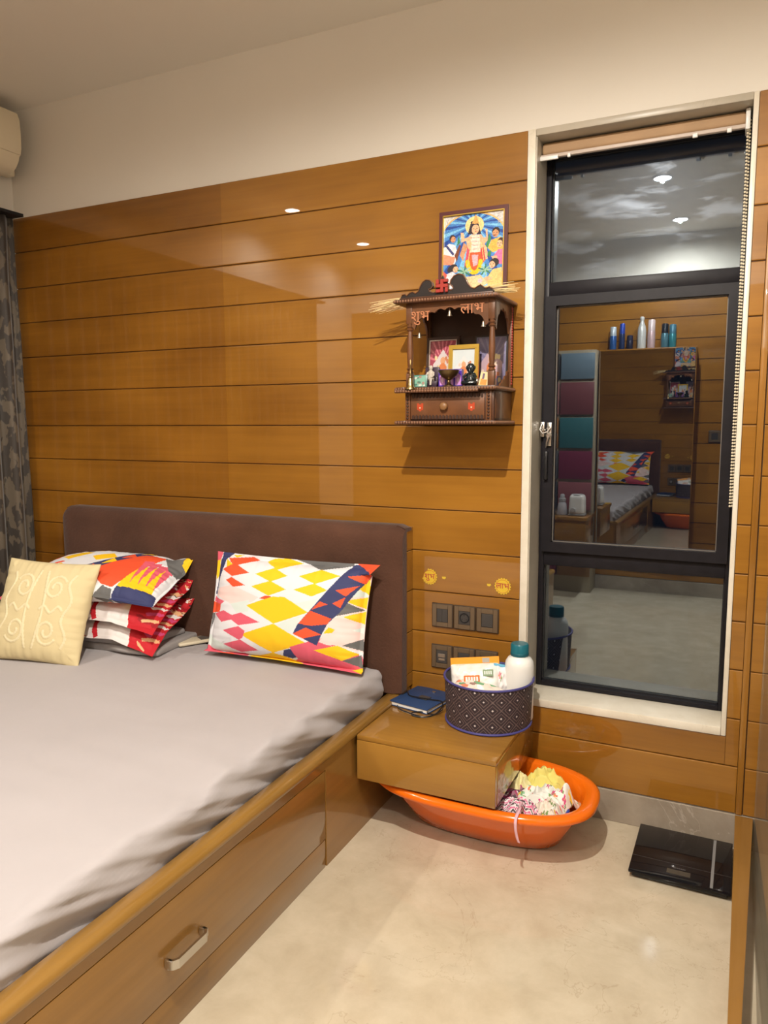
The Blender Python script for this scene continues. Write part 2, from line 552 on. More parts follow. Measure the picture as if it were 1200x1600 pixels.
floor = struct('floor', MB().box(XL - 0.2, XR + 0.1, YF - 0.1, 0.0, -0.1, 0.0), M_floor)
ceiling = struct('ceiling', MB().box(XL - 0.2, XR + 0.1, YF - 0.1, 0.3, ZC, ZC + 0.1), M_ceil)
WX0, WX1, WZ0, WZ1 = -0.663, 0.008, 0.364, 2.289      # marble surround of the window, outer
mb = MB()
mb.box(XL - 0.2, WX0, 0.008, 0.30, -0.1, ZC).box(WX1, XR + 0.1, 0.008, 0.30, -0.1, ZC)
mb.box(WX0, WX1, 0.008, 0.30, WZ1, ZC).box(WX0, WX1, 0.008, 0.30, -0.1, WZ0)
wall_back = struct('wall_back', mb, M_paint)
wall_left = struct('wall_left', MB().box(XL - 0.2, XL, YF - 0.1, 0.008, -0.1, ZC), M_paint)
wall_right = struct('wall_right', MB().box(XR, XR + 0.1, YF - 0.1, 0.008, -0.1, ZC), M_paint)
wall_front = struct('wall_front', MB().box(XL - 0.2, XR + 0.1, YF - 0.1, YF - 0.008, -0.1, ZC), M_paint)

# panelling on the bed wall: a dark backing, then every board on its own
mb = MB()
mb.box(XL, WX0, 0.0055, 0.008, GZ[0], PT - 0.002).box(WX1, XR, 0.0055, 0.008, GZ[0], PT - 0.002).box(WX0, WX1, 0.0055, 0.008, GZ[0], WZ0)
mb.build('panel_backing', M_groove, wall_back)
def plank(x0, x1, z0, z1, m, parent, y0=0.0, th=0.0055, bev=0.0034):
    # square-ended board with its long edges rounded over
    n = 5
    pr = [(y0 + th, z0)] + [(y0 + bev * (1 - math.sin(PI / 2 * i / n)), z0 + bev * (1 - math.cos(PI / 2 * i / n))) for i in range(n + 1)]
    pr += [(y0 + bev * (1 - math.cos(PI / 2 * i / n)), z1 - bev * (1 - math.sin(PI / 2 * i / n))) for i in range(n + 1)] + [(y0 + th, z1)]
    return MB().prism(pr, x0, x1, 'YZ').build('plank', m, parent, None)
SEAM = -1.893
for k in range(len(GZ) - 1):
    z0, z1 = GZ[k] + 0.0013, GZ[k + 1] - (0.0013 if k < len(GZ) - 2 else 0)
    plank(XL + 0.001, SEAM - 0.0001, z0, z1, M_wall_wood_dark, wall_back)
    if z0 > WZ0 - 0.02:
        plank(SEAM + 0.0001, WX0 - 0.001, z0, z1, M_wall_wood, wall_back)
    elif z1 > WZ0:
        plank(SEAM + 0.0001, WX0 - 0.001, z0, z1, M_wall_wood, wall_back)
        plank(WX0, WX1, z0, WZ0 - 0.001, M_wall_wood, wall_back)
    else:
        plank(SEAM + 0.0001, 0.046, z0, z1, M_wall_wood, wall_back)
    if z1 > WZ0:
        plank(WX1 + 0.001, 0.046, z0, z1, M_wall_wood, wall_back)
MB().box(0.047, 0.066, -0.004, 0.0055, GZ[0], PT, 0.003).build('corner_batten', M_up_wood, wall_back)
for k in range(len(GZ) - 1):
    plank(0.069, XR - 0.001, GZ[k] + 0.001, GZ[k + 1] - 0.001, M_wall_wood, wall_back, -0.001)
# the wall behind the photographer is boarded the same way
for k in range(len(GZ) - 1):
    z0, z1 = GZ[k] + 0.003, GZ[k + 1] - 0.003
    plank(XL + 0.001, XR - 0.001, z0, z1, M_wall_wood, wall_front, y0=YF - 0.0055)
mb = MB().box(XL, XR, YF - 0.008, YF - 0.0055, GZ[0], PT)
mb.build('panel_backing', M_groove, wall_front)
# skirtings
sk = MB()
struct('baseboard_back', MB().box(XL, XR, -0.003, 0.008, 0, GZ[0] - 0.002, 0.0015, 1), M_skirt)
struct('baseboard_front', MB().box(XL, XR, YF - 0.008, YF + 0.004, 0, GZ[0] - 0.002, 0.0015, 1), M_skirt)
struct('baseboard_left', MB().box(XL, XL + 0.01, YF + 0.004, -0.003, 0, GZ[0] - 0.002, 0.0015, 1), M_skirt)

# ------------------------------------------------------------------ window
win = bpy.data.objects.new('window_1', None); link(win); win['kind'] = 'structure'
win['label'] = 'tall black aluminium window in a pale marble surround'
tw = 0.027
def wpart(name, mb, m, smooth=35, parent=None):
    return mb.build(name, m, parent or win, smooth)
# surround: front edge slabs and the reveal behind
wpart('surround', MB().box(WX0, WX0 + tw, -0.004, 0.20, WZ0, WZ1, 0.003), M_jamb)
wpart('surround', MB().box(WX1 - tw + 0.012, WX1, -0.004, 0.20, WZ0, WZ1, 0.003), M_jamb)
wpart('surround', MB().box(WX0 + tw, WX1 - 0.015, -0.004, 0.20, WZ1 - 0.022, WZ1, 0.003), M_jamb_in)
wpart('sill', MB().box(WX0 + tw, WX1 - 0.015, -0.006, 0.20, WZ0, WZ0 + 0.028, 0.003), M_jamb)
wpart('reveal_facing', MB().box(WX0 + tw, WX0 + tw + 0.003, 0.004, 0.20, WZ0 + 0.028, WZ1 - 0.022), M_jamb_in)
FX0, FX1, FZ0, FZ1 = WX0 + tw + 0.004, WX1 - 0.016, WZ0 + 0.029, WZ1 - 0.023
yF = 0.135
fw = 0.018
wpart('frame_stile', MB().box(FX0, FX0 + fw, yF, 0.19, FZ0, FZ1, 0.002), M_alu)
wpart('frame_stile', MB().box(FX1 - fw * 0.6, FX1, yF, 0.19, FZ0, FZ1, 0.002), M_alu)
wpart('frame_head', MB().box(FX0 + fw, FX1 - fw * 0.6, yF, 0.19, FZ1 - 0.03, FZ1, 0.002), M_alu)
wpart('frame_sill', MB().box(FX0 + fw, FX1 - fw * 0.6, yF, 0.19, FZ0, FZ0 + 0.016, 0.002), M_alu)
TZ0, TZ1 = 1.782, 1.828
LZ0, LZ1 = 0.842, 0.892
wpart('transom', MB().box(FX0 + fw, FX1 - fw * 0.6, yF, 0.19, TZ0, TZ1, 0.002), M_alu)
wpart('transom', MB().box(FX0 + fw, FX1 - fw * 0.6, yF, 0.19, LZ0, LZ1, 0.002), M_alu)
gx0, gx1 = FX0 + fw, FX1 - fw * 0.6
def gasket(x0, x1, z0, z1, y, wd=0.005, parent=None, m=None):
    mb = MB()
    mb.box(x0, x0 + wd, y - 0.006, y, z0, z1).box(x1 - wd, x1, y - 0.006, y, z0, z1).box(x0, x1, y - 0.006, y, z0, z0 + wd).box(x0, x1, y - 0.006, y, z1 - wd, z1)
    return wpart('gasket', mb, m or M_gasket, None, parent)
wpart('pane', MB().box(gx0, gx1, 0.160, 0.166, TZ1, FZ1 - 0.03), M_glass_up, None)
gasket(gx0, gx1, TZ1, FZ1 - 0.03, 0.160, 0.004)
wpart('pane', MB().box(gx0, gx1, 0.160, 0.166, FZ0 + 0.016, LZ0), M_glass_low, None)
gasket(gx0, gx1, FZ0 + 0.016, LZ0, 0.160, 0.004)
# opening sash, mitred frame standing a little proud
sash = bpy.data.objects.new('sash', None); link(sash, win)
sash.location = (gx1, 0.14, (LZ1 + TZ0) / 2)
SZ0, SZ1 = LZ1 + 0.001, TZ0 - 0.002
sw = 0.034
def srail(pts):
    mb = MB().prism(pts, 0.118, 0.158)
    o = wpart('sash_rail', mb, M_alu, None)
    world_child(o, sash)
    return o
a0, a1, b0, b1 = gx0 - 0.006, gx1 + 0.004, SZ0, SZ1
srail([(a0, b0), (a0 + sw, b0 + sw), (a0 + sw, b1 - sw), (a0, b1)])
srail([(a1, b0), (a1, b1), (a1 - sw, b1 - sw), (a1 - sw, b0 + sw)])
srail([(a0, b1), (a0 + sw, b1 - sw), (a1 - sw, b1 - sw), (a1, b1)])
srail([(a0, b0), (a1, b0), (a1 - sw, b0 + sw), (a0 + sw, b0 + sw)])
world_child(wpart('pane', MB().box(a0 + sw - 0.004, a1 - sw + 0.004, 0.146, 0.152, b0 + sw - 0.004, b1 - sw + 0.004), M_glass_mid, None), sash)
world_child(gasket(a0 + sw, a1 - sw, b0 + sw, b1 - sw, 0.146, 0.003, None, pmat('sash_bead', (0.14, 0.125, 0.11), 0.4)), sash)
# peg-stay handle and safety chain on the left stile
mb = MB()
mb.box(-0.630, -0.615, 0.108, 0.119, 1.300, 1.352, 0.002)
mb.box(-0.606, -0.590, 0.108, 0.119, 1.268, 1.350, 0.002)
mb.lathe([(0.0, 0), (0.011, 0.001), (0.011, 0.008), (0.006, 0.012), (0, 0.012)], (-0.598, 0.108, 1.305), 14, axis='Y')
mb.tube([(-0.622, 0.104, 1.345), (-0.628, 0.099, 1.325), (-0.618, 0.097, 1.312), (-0.602, 0.098, 1.318), (-0.592, 0.100, 1.332)], 0.003, 6)
mb.tube([(-0.598, 0.100, 1.300), (-0.603, 0.097, 1.280), (-0.607, 0.100, 1.262)], [0.006, 0.004, 0.001], 6)
for q in range(5):
    mb.ball((-0.625 + q * 0.007, 0.102, 1.330 - 0.006 * math.sin(q)), 0.0035, 6)
wpart('latch', mb, M_steel)
mb = MB().box(-0.613, -0.601, 0.100, 0.119, 1.150, 1.250, 0.004).box(-0.614, -0.606, 0.097, 0.101, 1.225, 1.232)
wpart('stay_handle', mb, M_black_pl)

# roller blind wound up at the head of the window
bl = thing('roller_blind', 'beige roller blind wound up under the window head with bead chain', 'blind', (-0.315, 0.075, 2.235))
def bpart(name, mb, m): return world_child(mb.build(name, m, bl), bl)
bpart('roll', MB().box(-0.632, -0.022, 0.055, 0.105, 2.222, 2.262, 0.012, 3), pmat('blind_fabric', (0.42, 0.27, 0.15), 0.7, var=0.1))
bpart('bottom_rail', MB().box(-0.634, -0.022, 0.05, 0.066, 2.211, 2.223, 0.003), pmat('blind_rail', (0.55, 0.46, 0.40), 0.4))
for x0, x1 in ((-0.634, -0.575), (-0.545, -0.535), (-0.17, -0.155), (-0.075, -0.062)):
    bpart('clip', MB().box(x0, x1, 0.044, 0.052, 2.203, 2.216, 0.002), M_white_pl)
bpart('end_bracket', MB().box(-0.026, -0.013, 0.045, 0.11, 2.205, 2.264, 0.003), M_white_pl)
mb = MB()
for s_ in (0, 1):
    for q in range(118):
        z = 2.235 - q * 0.0098
        mb.ball((-0.019 + 0.0055 * s_ + 0.004 * q / 118, 0.055 + 0.01 * s_, z), 0.0036, 6)
o = bpart('bead_chain', mb, M_cream_pl); o['kind'] = 'stuff'

# ------------------------------------------------------------------ glass partition on a wooden kerb at the right
def partition_glass():
    m = bpy.data.materials.new('partition_glass'); m.use_nodes = True
    nt = m.node_tree; nt.nodes.clear()
    out = N(nt, 'ShaderNodeOutputMaterial')
    tr = N(nt, 'ShaderNodeBsdfTransparent'); tr.inputs['Color'].default_value = (0.95, 0.97, 0.96, 1)
    df = N(nt, 'ShaderNodeBsdfDiffuse'); df.inputs['Color'].default_value = (0.80, 0.76, 0.70, 1)
    gl = N(nt, 'ShaderNodeBsdfGlossy'); gl.inputs['Roughness'].default_value = 0.03
    a_ = N(nt, 'ShaderNodeMixShader'); a_.inputs[0].default_value = 0.10
    b_ = N(nt, 'ShaderNodeMixShader'); b_.inputs[0].default_value = 0.45
    nt.links.new(tr.outputs[0], a_.inputs[1]); nt.links.new(df.outputs[0], a_.inputs[2])
    nt.links.new(a_.outputs[0], b_.inputs[1]); nt.links.new(gl.outputs[0], b_.inputs[2])
    nt.links.new(b_.outputs[0], out.inputs[0])
    return m
pt_ = thing('glass_partition', 'hazy glass partition on a low wooden kerb at the right edge', 'partition', (0.075, -0.8, 0))
kb_ = MB().prism([(0.047, -0.004), (0.098, -0.004), (0.064, -0.90), (0.040, -1.60), (0.030, -1.60)], 0.0, 0.110, 'XY')
world_child(kb_.build('kerb', M_bed_wood, pt_, None), pt_)
world_child(MB().box(0.1005, 0.1065, -1.60, -0.005, 0.001, 2.20, 0.001).build('glass_sheet', partition_glass(), pt_, None), pt_)

# ================================================================== DOWNLIGHTS
M_led = emit('led_disc', (1.0, 0.95, 0.88), 40)
def downlight(x, y, label, k=1.0, cone=174, blend=0.4):
    t = thing('downlight', label, 'downlight', (x, y, ZC), group='recessed ceiling downlights')
    MB().lathe([(0.046, -0.001), (0.058, -0.001), (0.062, -0.003), (0.058, -0.006), (0.048, -0.004), (0.046, -0.001)], n=32, cap=False).build('trim_ring', M_white_pl, t)
    MB().lathe([(0.0, -0.003), (0.047, -0.003)], n=28, cap=False).build('diffuser', M_led, t)
    L = bpy.data.lights.new('downlight_lamp', 'SPOT')
    L.shadow_soft_size = 0.012
    L.energy = LIGHT_POWER * k; L.color = LIGHT_COLOR
    L.spot_size = math.radians(cone); L.spot_blend = blend
    lo = bpy.data.objects.new('downlight_lamp', L)
    lo.location = (0, 0, -0.014)
    link(lo, t)
downlight(-0.47, -1.95, 'round ceiling downlight nearer the window on the right side', 2.1)
downlight(-0.44, -2.95, 'round ceiling downlight on the right by the mirror cabinet', 0.85, 168, 0.7)
downlight(-2.75, -1.90, 'round ceiling downlight over the bed beside the curtain', 0.58, 150, 0.85)
downlight(-2.75, -2.93, 'round ceiling downlight at the far left beyond the bed foot', 0.58, 150, 0.85)

# ================================================================== BED
BX = -1.08            # outer face of the bed side
bed = thing('bed', 'lacquered wooden storage bed with a drawer under the mattress', 'bed', (-1.9, -1.05, 0))
def bp(name, mb, m, sm=35, parent=None):
    o = mb.build(name, m, bed, sm)
    return world_child(o, bed)
BL, BR, BH, BF = -2.74, BX, -0.15, -2.12
# side towards the room: frame round the drawer opening, drawer front set in it
mb = MB()
mb.box(BX - 0.022, BX, -0.6385, -0.012, 0.0, 0.340)                 # panel by the headboard
mb.box(BX - 0.022, BX, -1.95, -0.6385, 0.3105, 0.340)               # strip over the drawer
mb.box(BX - 0.022, BX, BF, -1.95, 0.0, 0.340)
bp('side_panel', mb, M_bed_wood, None)
bp('kickboard', MB().box(BX - 0.022, BX - 0.0015, -1.948, -0.645, 0.0, 0.088, 0.001), M_bed_wood)
dr = bp('drawer', MB().box(BX - 0.022, BX - 0.0005, -1.947, -0.6425, 0.0905, 0.3075, 0.0015), M_bed_wood)
bp('drawer_gap', MB().box(BX - 0.0221, BX - 0.008, -1.95, -0.638, 0.001, 0.311), M_groove)
mb = MB()
hy0, hy1, hz_ = -1.352, -1.226, 0.178
mb.box(BX, BX + 0.022, hy0, hy0 + 0.010, hz_ - 0.011, hz_ + 0.011, 0.003)
mb.box(BX, BX + 0.022, hy1 - 0.010, hy1, hz_ - 0.011, hz_ + 0.011, 0.003)
v = []
prof = [(hy0, 0.010), (hy0 + 0.004, 0.022), (hy0 + 0.016, 0.030), (hy1 - 0.016, 0.030), (hy1 - 0.004, 0.022), (hy1, 0.010), (hy1 - 0.006, 0.010), (hy1 - 0.010, 0.018), (hy1 - 0.019, 0.024), (hy0 + 0.019, 0.024), (hy0 + 0.010, 0.018), (hy0 + 0.006, 0.010)]
n = len(prof)
vs_ = [(BX + d_, y_, hz_ - 0.011) for y_, d_ in prof] + [(BX + d_, y_, hz_ + 0.011) for y_, d_ in prof]
fs = [tuple(range(n)), tuple(range(n, 2 * n))] + [(i, (i + 1) % n, (i + 1) % n + n, i + n) for i in range(n)]
mb.add(vs_, fs)
h = mb.build('handle', M_steel, dr, 30)
world_child(h, bed); h.parent = dr; h.matrix_parent_inverse = Matrix.Identity(4)
h['label'] = 'satin steel bow handle'
# rounded top rail round the mattress
mb = MB()
prof_r = [(-0.040, 0.338), (-0.040, 0.362), (-0.034, 0.370), (-0.006, 0.370), (0.004, 0.366), (0.009, 0.357), (0.009, 0.347), (0.004, 0.340), (0.0, 0.338)]
vs_, fs = [], []
k = len(prof_r)
for y_ in (BF, -0.012):
    vs_ += [(BX + a_, y_, b_) for a_, b_ in prof_r]
fs = [tuple(range(k)), tuple(reversed(range(k, 2 * k)))] + [((i + 1) % k, i, i + k, (i + 1) % k + k) for i in range(k)]
mb.add(vs_, fs)
mb.box(BL - 0.009, BL + 0.040, BF, -0.10, 0.338, 0.370, 0.006)
mb.box(BL, BX - 0.04, BF, BF + 0.040, 0.338, 0.370, 0.006)
bp('top_rail', mb, wood('rail_veneer', (0.20, 0.100, 0.018), (0.32, 0.172, 0.038), 'Y'), 60)
bp('foot_panel', MB().box(BL + 0.022, BR - 0.022, BF, BF + 0.022, 0.0, 0.338), M_ns_wood)
bp('side_panel', MB().box(BL, BL + 0.022, BF, -0.10, 0.0, 0.338), M_bed_wood)
bp('mattress_board', MB().box(BL + 0.022, BR - 0.022, BF + 0.022, -0.13, 0.30, 0.330), M_bed_wood)
# headboard: boarded wooden case with a curved upholstered pad
hx0, hx1 = -2.735, -1.067
head = thing('headboard', 'dark brown velvet headboard with a wooden case on the panelled wall', 'headboard', (-1.9, -0.06, 0.3725))
def hp(name, mb, m, sm=35): return world_child(mb.build(name, m, head, sm), head)
for za, zb in ((0.3725, 0.4215), (0.4245, 0.580), (0.583, 0.7345), (0.7375, 0.8845), (0.8875, 0.972)):
    hp('headboard_case', MB().box(hx1 - 0.02, hx1, -0.068, -0.001, za, zb, 0.001, 1), M_wall_wood)
hp('headboard_case', MB().box(hx0, hx1 - 0.02, -0.064, -0.001, 0.3725, 0.970, 0.001), M_wall_wood)
prof_h = []
def hb_front(z):        # depth of the pad at a height: hollow curve, rolled over at the top
    t_ = (z - 0.335) / (0.985 - 0.335)
    return 0.112 + 0.018 * (1 - t_) ** 1.5 + 0.010 * t_
zz = [0.3725 + 0.5625 * i / 24 for i in range(25)]
outl = [(-0.066, 0.3725)] + [(-hb_front(z), z) for z in zz]
yT = hb_front(0.935)
for i in range(1, 9):
    a_ = PI / 2 * i / 8
    outl.append((-(yT - 0.050) - 0.050 * math.cos(a_), 0.935 + 0.050 * math.sin(a_)))
outl += [(-0.03, 0.984), (-0.022, 0.978), (-0.022, 0.972), (-0.066, 0.970)]
mbh = MB()
nx = 56
K = len(outl)
vs_ = []
for i in range(nx + 1):
    s_ = i / nx
    x = hx0 - 0.004 + (hx1 + 0.004 - hx0 + 0.004) * s_
    e_ = min(s_, 1 - s_) * (hx1 - hx0)
    rr = 0.018
    pull = (rr - math.sqrt(max(0, rr * rr - (rr - min(e_, rr)) ** 2))) if e_ < rr else 0
    for (y_, z_) in outl:
        dy = nz((x, y_, z_), 5, 3) * 0.0025
        yy = min(-0.020, y_ + (pull if y_ < -0.09 else 0) + dy) if y_ < -0.068 else y_
        vs_.append((x, yy, z_ - (pull * 0.6 if z_ > 0.94 else 0)))
fs = []
for i in range(nx):
    for j in range(K):
        j2 = (j + 1) % K
        fs.append((i * K + j, i * K + j2, (i + 1) * K + j2, (i + 1) * K + j))
fs += [tuple(range(K)), tuple(nx * K + j for j in range(K))]
mbh.add(vs_, fs)
hp('pad', mbh, M_up, 50)['label'] = 'dark brown velvet pad'

# mattress in its fitted sheet
mx0, mx1, my0, my1 = -2.69, -1.118, -2.075, -0.135
mw, md = mx1 - mx0, my1 - my0
def mdisp(p, nrm):
    top = max(0.0, nrm.z)
    side = max(0.0, nrm.x)
    d_ = nrm * 0.0
    X, Y, Z = p.x, p.y, p.z
    z = 0.004 * nz((X, Y, 0), 2.2, 1) + 0.0022 * nz((X * 1.2, Y * 5, 0), 2.4, 5)
    # slack runs of cloth along the room-side edge
    eg = math.exp(-((mw / 2 - X) / 0.11) ** 2)
    z += eg * (0.010 * nz((X * 2.0 + Y * 3.0, Y * 1.4, 0), 3.0, 9) + 0.006 * nz(((Y + X * 2.0) * 9, X * 2, 0), 1.0, 4) + 0.003 * nz(((Y + X * 3.0) * 22, X * 3, 0), 1.0, 6))
    d_ = d_ + Vector((0, 0, z * top))
    fold = 0.016 * nz(((Y + Z * 2.6) * 9, Z * 1.0, 0), 1.0, 2) + 0.011 * nz(((Y - Z * 1.2) * 5.5, Z * 3, 0), 1.0, 8)
    fold += 0.005 * nz(((Y + Z * 3.5) * 24, Z * 2, 0), 1.0, 12)
    d_ = d_ + Vector((side * (fold - 0.004), 0, 0))
    # sides tuck in under the mattress
    hz2 = 0.068
    if Z < 0 and nrm.z < 0.5:
        d_ = d_ + Vector((-side * 0.012 * (-Z / hz2), 0, 0))
    return d_
mt = soft_box(mw, md, 0.136, 0.030, (120, 260, 22), mdisp)
mo = mt.build('mattress', M_sheet, None, 180, origin=False)
mo.location = ((mx0 + mx1) / 2, (my0 + my1) / 2, 0.331)
tag(mo, 'mattress in a mauve-grey fitted sheet lying in the wooden bed', 'mattress')
MT = 0.466   # height one lies at

# ================================================================== PILLOWS AND CUSHIONS
def pillow(name, w_, h_, t_, img, m, M, n=(160, 110), flange=0.0, wrinkle=0.006, seed=0, pinch=0.05, deform=None, mask=None, emboss=0.0, plump=0.55):
    """stuffed case: two cloth faces meeting at the seam; local x = width, z = height, y = thickness (front at -y)"""
    nx, ny = n
    V = []
    idx = {}
    F, C = [], []
    for side in (0, 1):
        for j in range(ny + 1):
            for i in range(nx + 1):
                edge = i in (0, nx) or j in (0, ny)
                if side == 1 and edge:
                    idx[(1, i, j)] = idx[(0, i, j)]
                    continue
                u, v = -1 + 2 * i / nx, -1 + 2 * j / ny
                fu = max(0.0, 1 - (abs(u) / (1 - flange * 2 / w_)) ** 3.0) if flange else max(0.0, 1 - abs(u) ** 2.6)
                fv = max(0.0, 1 - (abs(v) / (1 - flange * 2 / h_)) ** 3.0) if flange else max(0.0, 1 - abs(v) ** 2.6)
                th = t_ / 2 * (fu * fv) ** plump
                x = u * w_ / 2 * (1 - pinch * (1 - abs(u)) * 0 - pinch * (1 - v * v) * abs(u) ** 2)
                z = v * h_ / 2 * (1 - pinch * (1 - u * u) * abs(v) ** 2)
                ed = max(abs(u), abs(v))
                wr = wrinkle * (nz((x * 1.0, z * 1.0, side), 9, seed) * (0.35 + 0.65 * ed) + 0.5 * nz((x * 2, z * 2, side), 14, seed + 4) * ed)
                # gathers running in from the seam
                wr += wrinkle * 0.9 * ed ** 4 * (nz(((u * w_ if abs(v) > abs(u) else v * h_) * 30, seed, 0), 1.0, seed) * 1.6) * min(1, 8 * (fu * fv))
                y = (th + (wr if th > 0.002 else wr * 0.5))
                if mask is not None and side == 0:
                    y += emboss * mask[min(ny - 1, j), min(nx - 1, i)]
                p = Vector((x, -y if side == 0 else y, z))
                if flange and fu * fv == 0:
                    p.y += 0.008 * nz((x, 0, z), 8, seed + 2)
                if deform: p = deform(p, u, v)
                idx[(side, i, j)] = len(V)
                V.append(M @ p)
        for j in range(ny):
            for i in range(nx):
                q = (idx[(side, i, j)], idx[(side, i + 1, j)], idx[(side, i + 1, j + 1)], idx[(side, i, j + 1)])
                F.append(q if side == 0 else q[::-1])
                if img is not None:
                    ii = min(img.w - 1, int((i + 0.5) / nx * img.w)); jj = min(img.h - 1, int((j + 0.5) / ny * img.h))
                    C.append(img.a[jj, ii])
    A = np.array([tuple(p) for p in V])
    c = Vector(((A[:, 0].min() + A[:, 0].max()) / 2, (A[:, 1].min() + A[:, 1].max()) / 2, A[:, 2].min()))
    me = raw_mesh(name, [p - c for p in V], F, m, np.array(C) if img is not None else None)
    o = bpy.data.objects.new(name, me)
    o.location = c
    return link(o)

YEL, NAV, ORA, ROS, WHI, GRE, PPK, MIN = (238, 190, 14), (48, 54, 98), (226, 80, 42), (212, 88, 108), (216, 217, 222), (98, 98, 98), (232, 204, 200), (205, 216, 212)
def geo_print():
    im = Img(280, 180, WHI)
    im.T = quad_map((88, 78), (1062, 150), (1050, 748), (58, 662))
    P = im.poly
    P([(140, 285), (250, 268), (440, 335), (400, 362), (250, 372), (110, 322)], PPK)
    P([(250, 372), (380, 350), (385, 412), (300, 422)], MIN)
    P([(560, 480), (700, 430), (690, 480), (640, 520)], MIN)
    P([(640, 370), (800, 335), (760, 395), (720, 390)], MIN)
    P([(60, 545), (200, 600), (300, 650), (60, 640)], MIN)
    for q in ([(425, 130), (470, 112), (560, 112), (645, 140), (520, 180)], [(395, 205), (500, 170), (598, 215), (500, 248)], [(385, 275), (500, 243), (605, 290), (500, 325)],
              [(665, 215), (780, 178), (900, 213), (770, 258)], [(650, 290), (765, 255), (845, 290), (760, 325)], [(365, 380), (520, 330), (600, 330), (748, 410), (545, 475)],
              [(335, 540), (545, 475), (745, 575), (525, 640)], [(345, 680), (525, 638), (620, 665), (735, 728), (560, 745)]):
        P(q, YEL)
    P([(590, 112), (800, 118), (945, 138), (945, 155), (780, 180)], GRE)
    P([(640, 600), (740, 570), (830, 545), (920, 580), (785, 612), (910, 665), (985, 720), (930, 755), (800, 755), (720, 715), (650, 680), (720, 645)], ROS)
    P([(760, 710), (770, 665), (860, 680), (940, 670), (990, 712), (850, 700)], PPK)
    P([(585, 655), (600, 620), (640, 610), (720, 645), (640, 668)], NAV)
    P([(1000, 300), (1064, 190), (1056, 620), (900, 580), (800, 590)], PPK)
    P([(640, 600), (800, 560), (1050, 640), (1052, 750), (720, 750)], ROS)
    P([(870, 440), (940, 428), (1048, 490), (1048, 555), (930, 580), (830, 545)], PPK)
    P([(990, 500), (1050, 485), (1050, 520)], MIN)
    P([(1010, 285), (1050, 215), (1066, 318)], YEL)
    P([(955, 330), (1015, 285), (1060, 322)], MIN)
    P([(945, 345), (1055, 325), (1055, 390)], YEL)
    P([(890, 430), (950, 350), (1045, 395)], GRE)
    P([(945, 430), (1052, 400), (1052, 470)], YEL)
    P([(840, 520), (870, 485), (905, 498), (890, 515)], YEL)
    P([(945, 582), (1052, 545), (1052, 612)], GRE)
    P([(785, 612), (920, 582), (1030, 628), (940, 665)], YEL)
    P([(940, 665), (1040, 632), (1055, 705)], GRE)
    P([(985, 718), (1055, 698), (1055, 748)], YEL)
    P([(945, 150), (1080, 150), (1075, 190), (1000, 300), (930, 400), (860, 470), (805, 585), (725, 550), (665, 525), (690, 475), (790, 360), (870, 260)], NAV)
    for q in ([(950, 135), (1080, 140), (1075, 195), (1060, 205)], [(935, 215), (1060, 205), (1030, 255)], [(890, 290), (1010, 265), (950, 322)], [(880, 360), (950, 325), (925, 385)],
              [(765, 395), (810, 350), (855, 365)], [(695, 470), (760, 400), (880, 440), (860, 470), (765, 480)], [(665, 525), (740, 490), (830, 525), (725, 550)]):
        P(q, ORA)
    P([(85, 330), (200, 360), (170, 378), (80, 360)], ROS)
    P([(75, 362), (170, 375), (165, 420), (70, 425)], ORA)
    P([(70, 425), (100, 430), (70, 520)], GRE)
    P([(120, 430), (200, 410), (270, 435), (330, 420), (460, 470), (320, 490), (265, 460), (190, 475)], ROS)
    P([(205, 520), (320, 495), (365, 520), (345, 560), (320, 572)], ROS)
    P([(200, 600), (330, 570), (435, 630), (310, 645)], ROS)
    P([(55, 605), (180, 660), (330, 650), (350, 680), (345, 720), (150, 700), (50, 672)], ROS)
    P([(150, 665), (240, 665), (345, 715), (180, 702)], ORA)
    P([(175, 115), (330, 105), (375, 128), (260, 155), (355, 200), (240, 220), (155, 180), (215, 150)], ORA)
    P([(195, 240), (240, 225), (345, 270), (260, 280)], ORA)
    P([(445, 340), (480, 325), (525, 330), (480, 345)], ORA)
    P([(135, 70), (210, 85), (165, 115), (150, 190), (110, 320), (85, 318), (105, 220), (120, 130)], NAV)
    P([(75, 65), (135, 70), (112, 125), (85, 130)], ROS)
    P([(85, 130), (112, 125), (100, 220), (82, 240)], YEL)
    P([(165, 118), (218, 150), (180, 168)], YEL)
    P([(200, 98), (270, 95), (220, 112)], YEL)
    return im
GEO = geo_print()
M1 = Matrix.Translation((-1.478, -0.222, 0.662)) @ Matrix.Rotation(math.radians(2.5), 4, 'Z') @ Matrix.Rotation(math.radians(-13), 4, 'X') @ Matrix.Rotation(math.radians(0.5), 4, 'Y')
def ear(p, u, v):
    # corner ears of the case flop a little
    if u > 0.86 and v > 0.80:
        p.y -= 0.03 * (u - 0.86) / 0.14; p.x += 0.035 * (u - 0.86) / 0.14 * (v - 0.8) / 0.2
    if v < -0.9:
        p.y -= 0.02 * (-v - 0.9) / 0.1
        p.z += 0.012 * (-v - 0.9) / 0.1
    return p
o = pillow('pillow', 0.665, 0.395, 0.150, GEO, M_print, M1, (280, 180), 0.018, 0.005, 11, 0.03, ear)
tag(o, 'pillow in a yellow, navy and pink diamond-print case standing against the headboard', 'pillow')

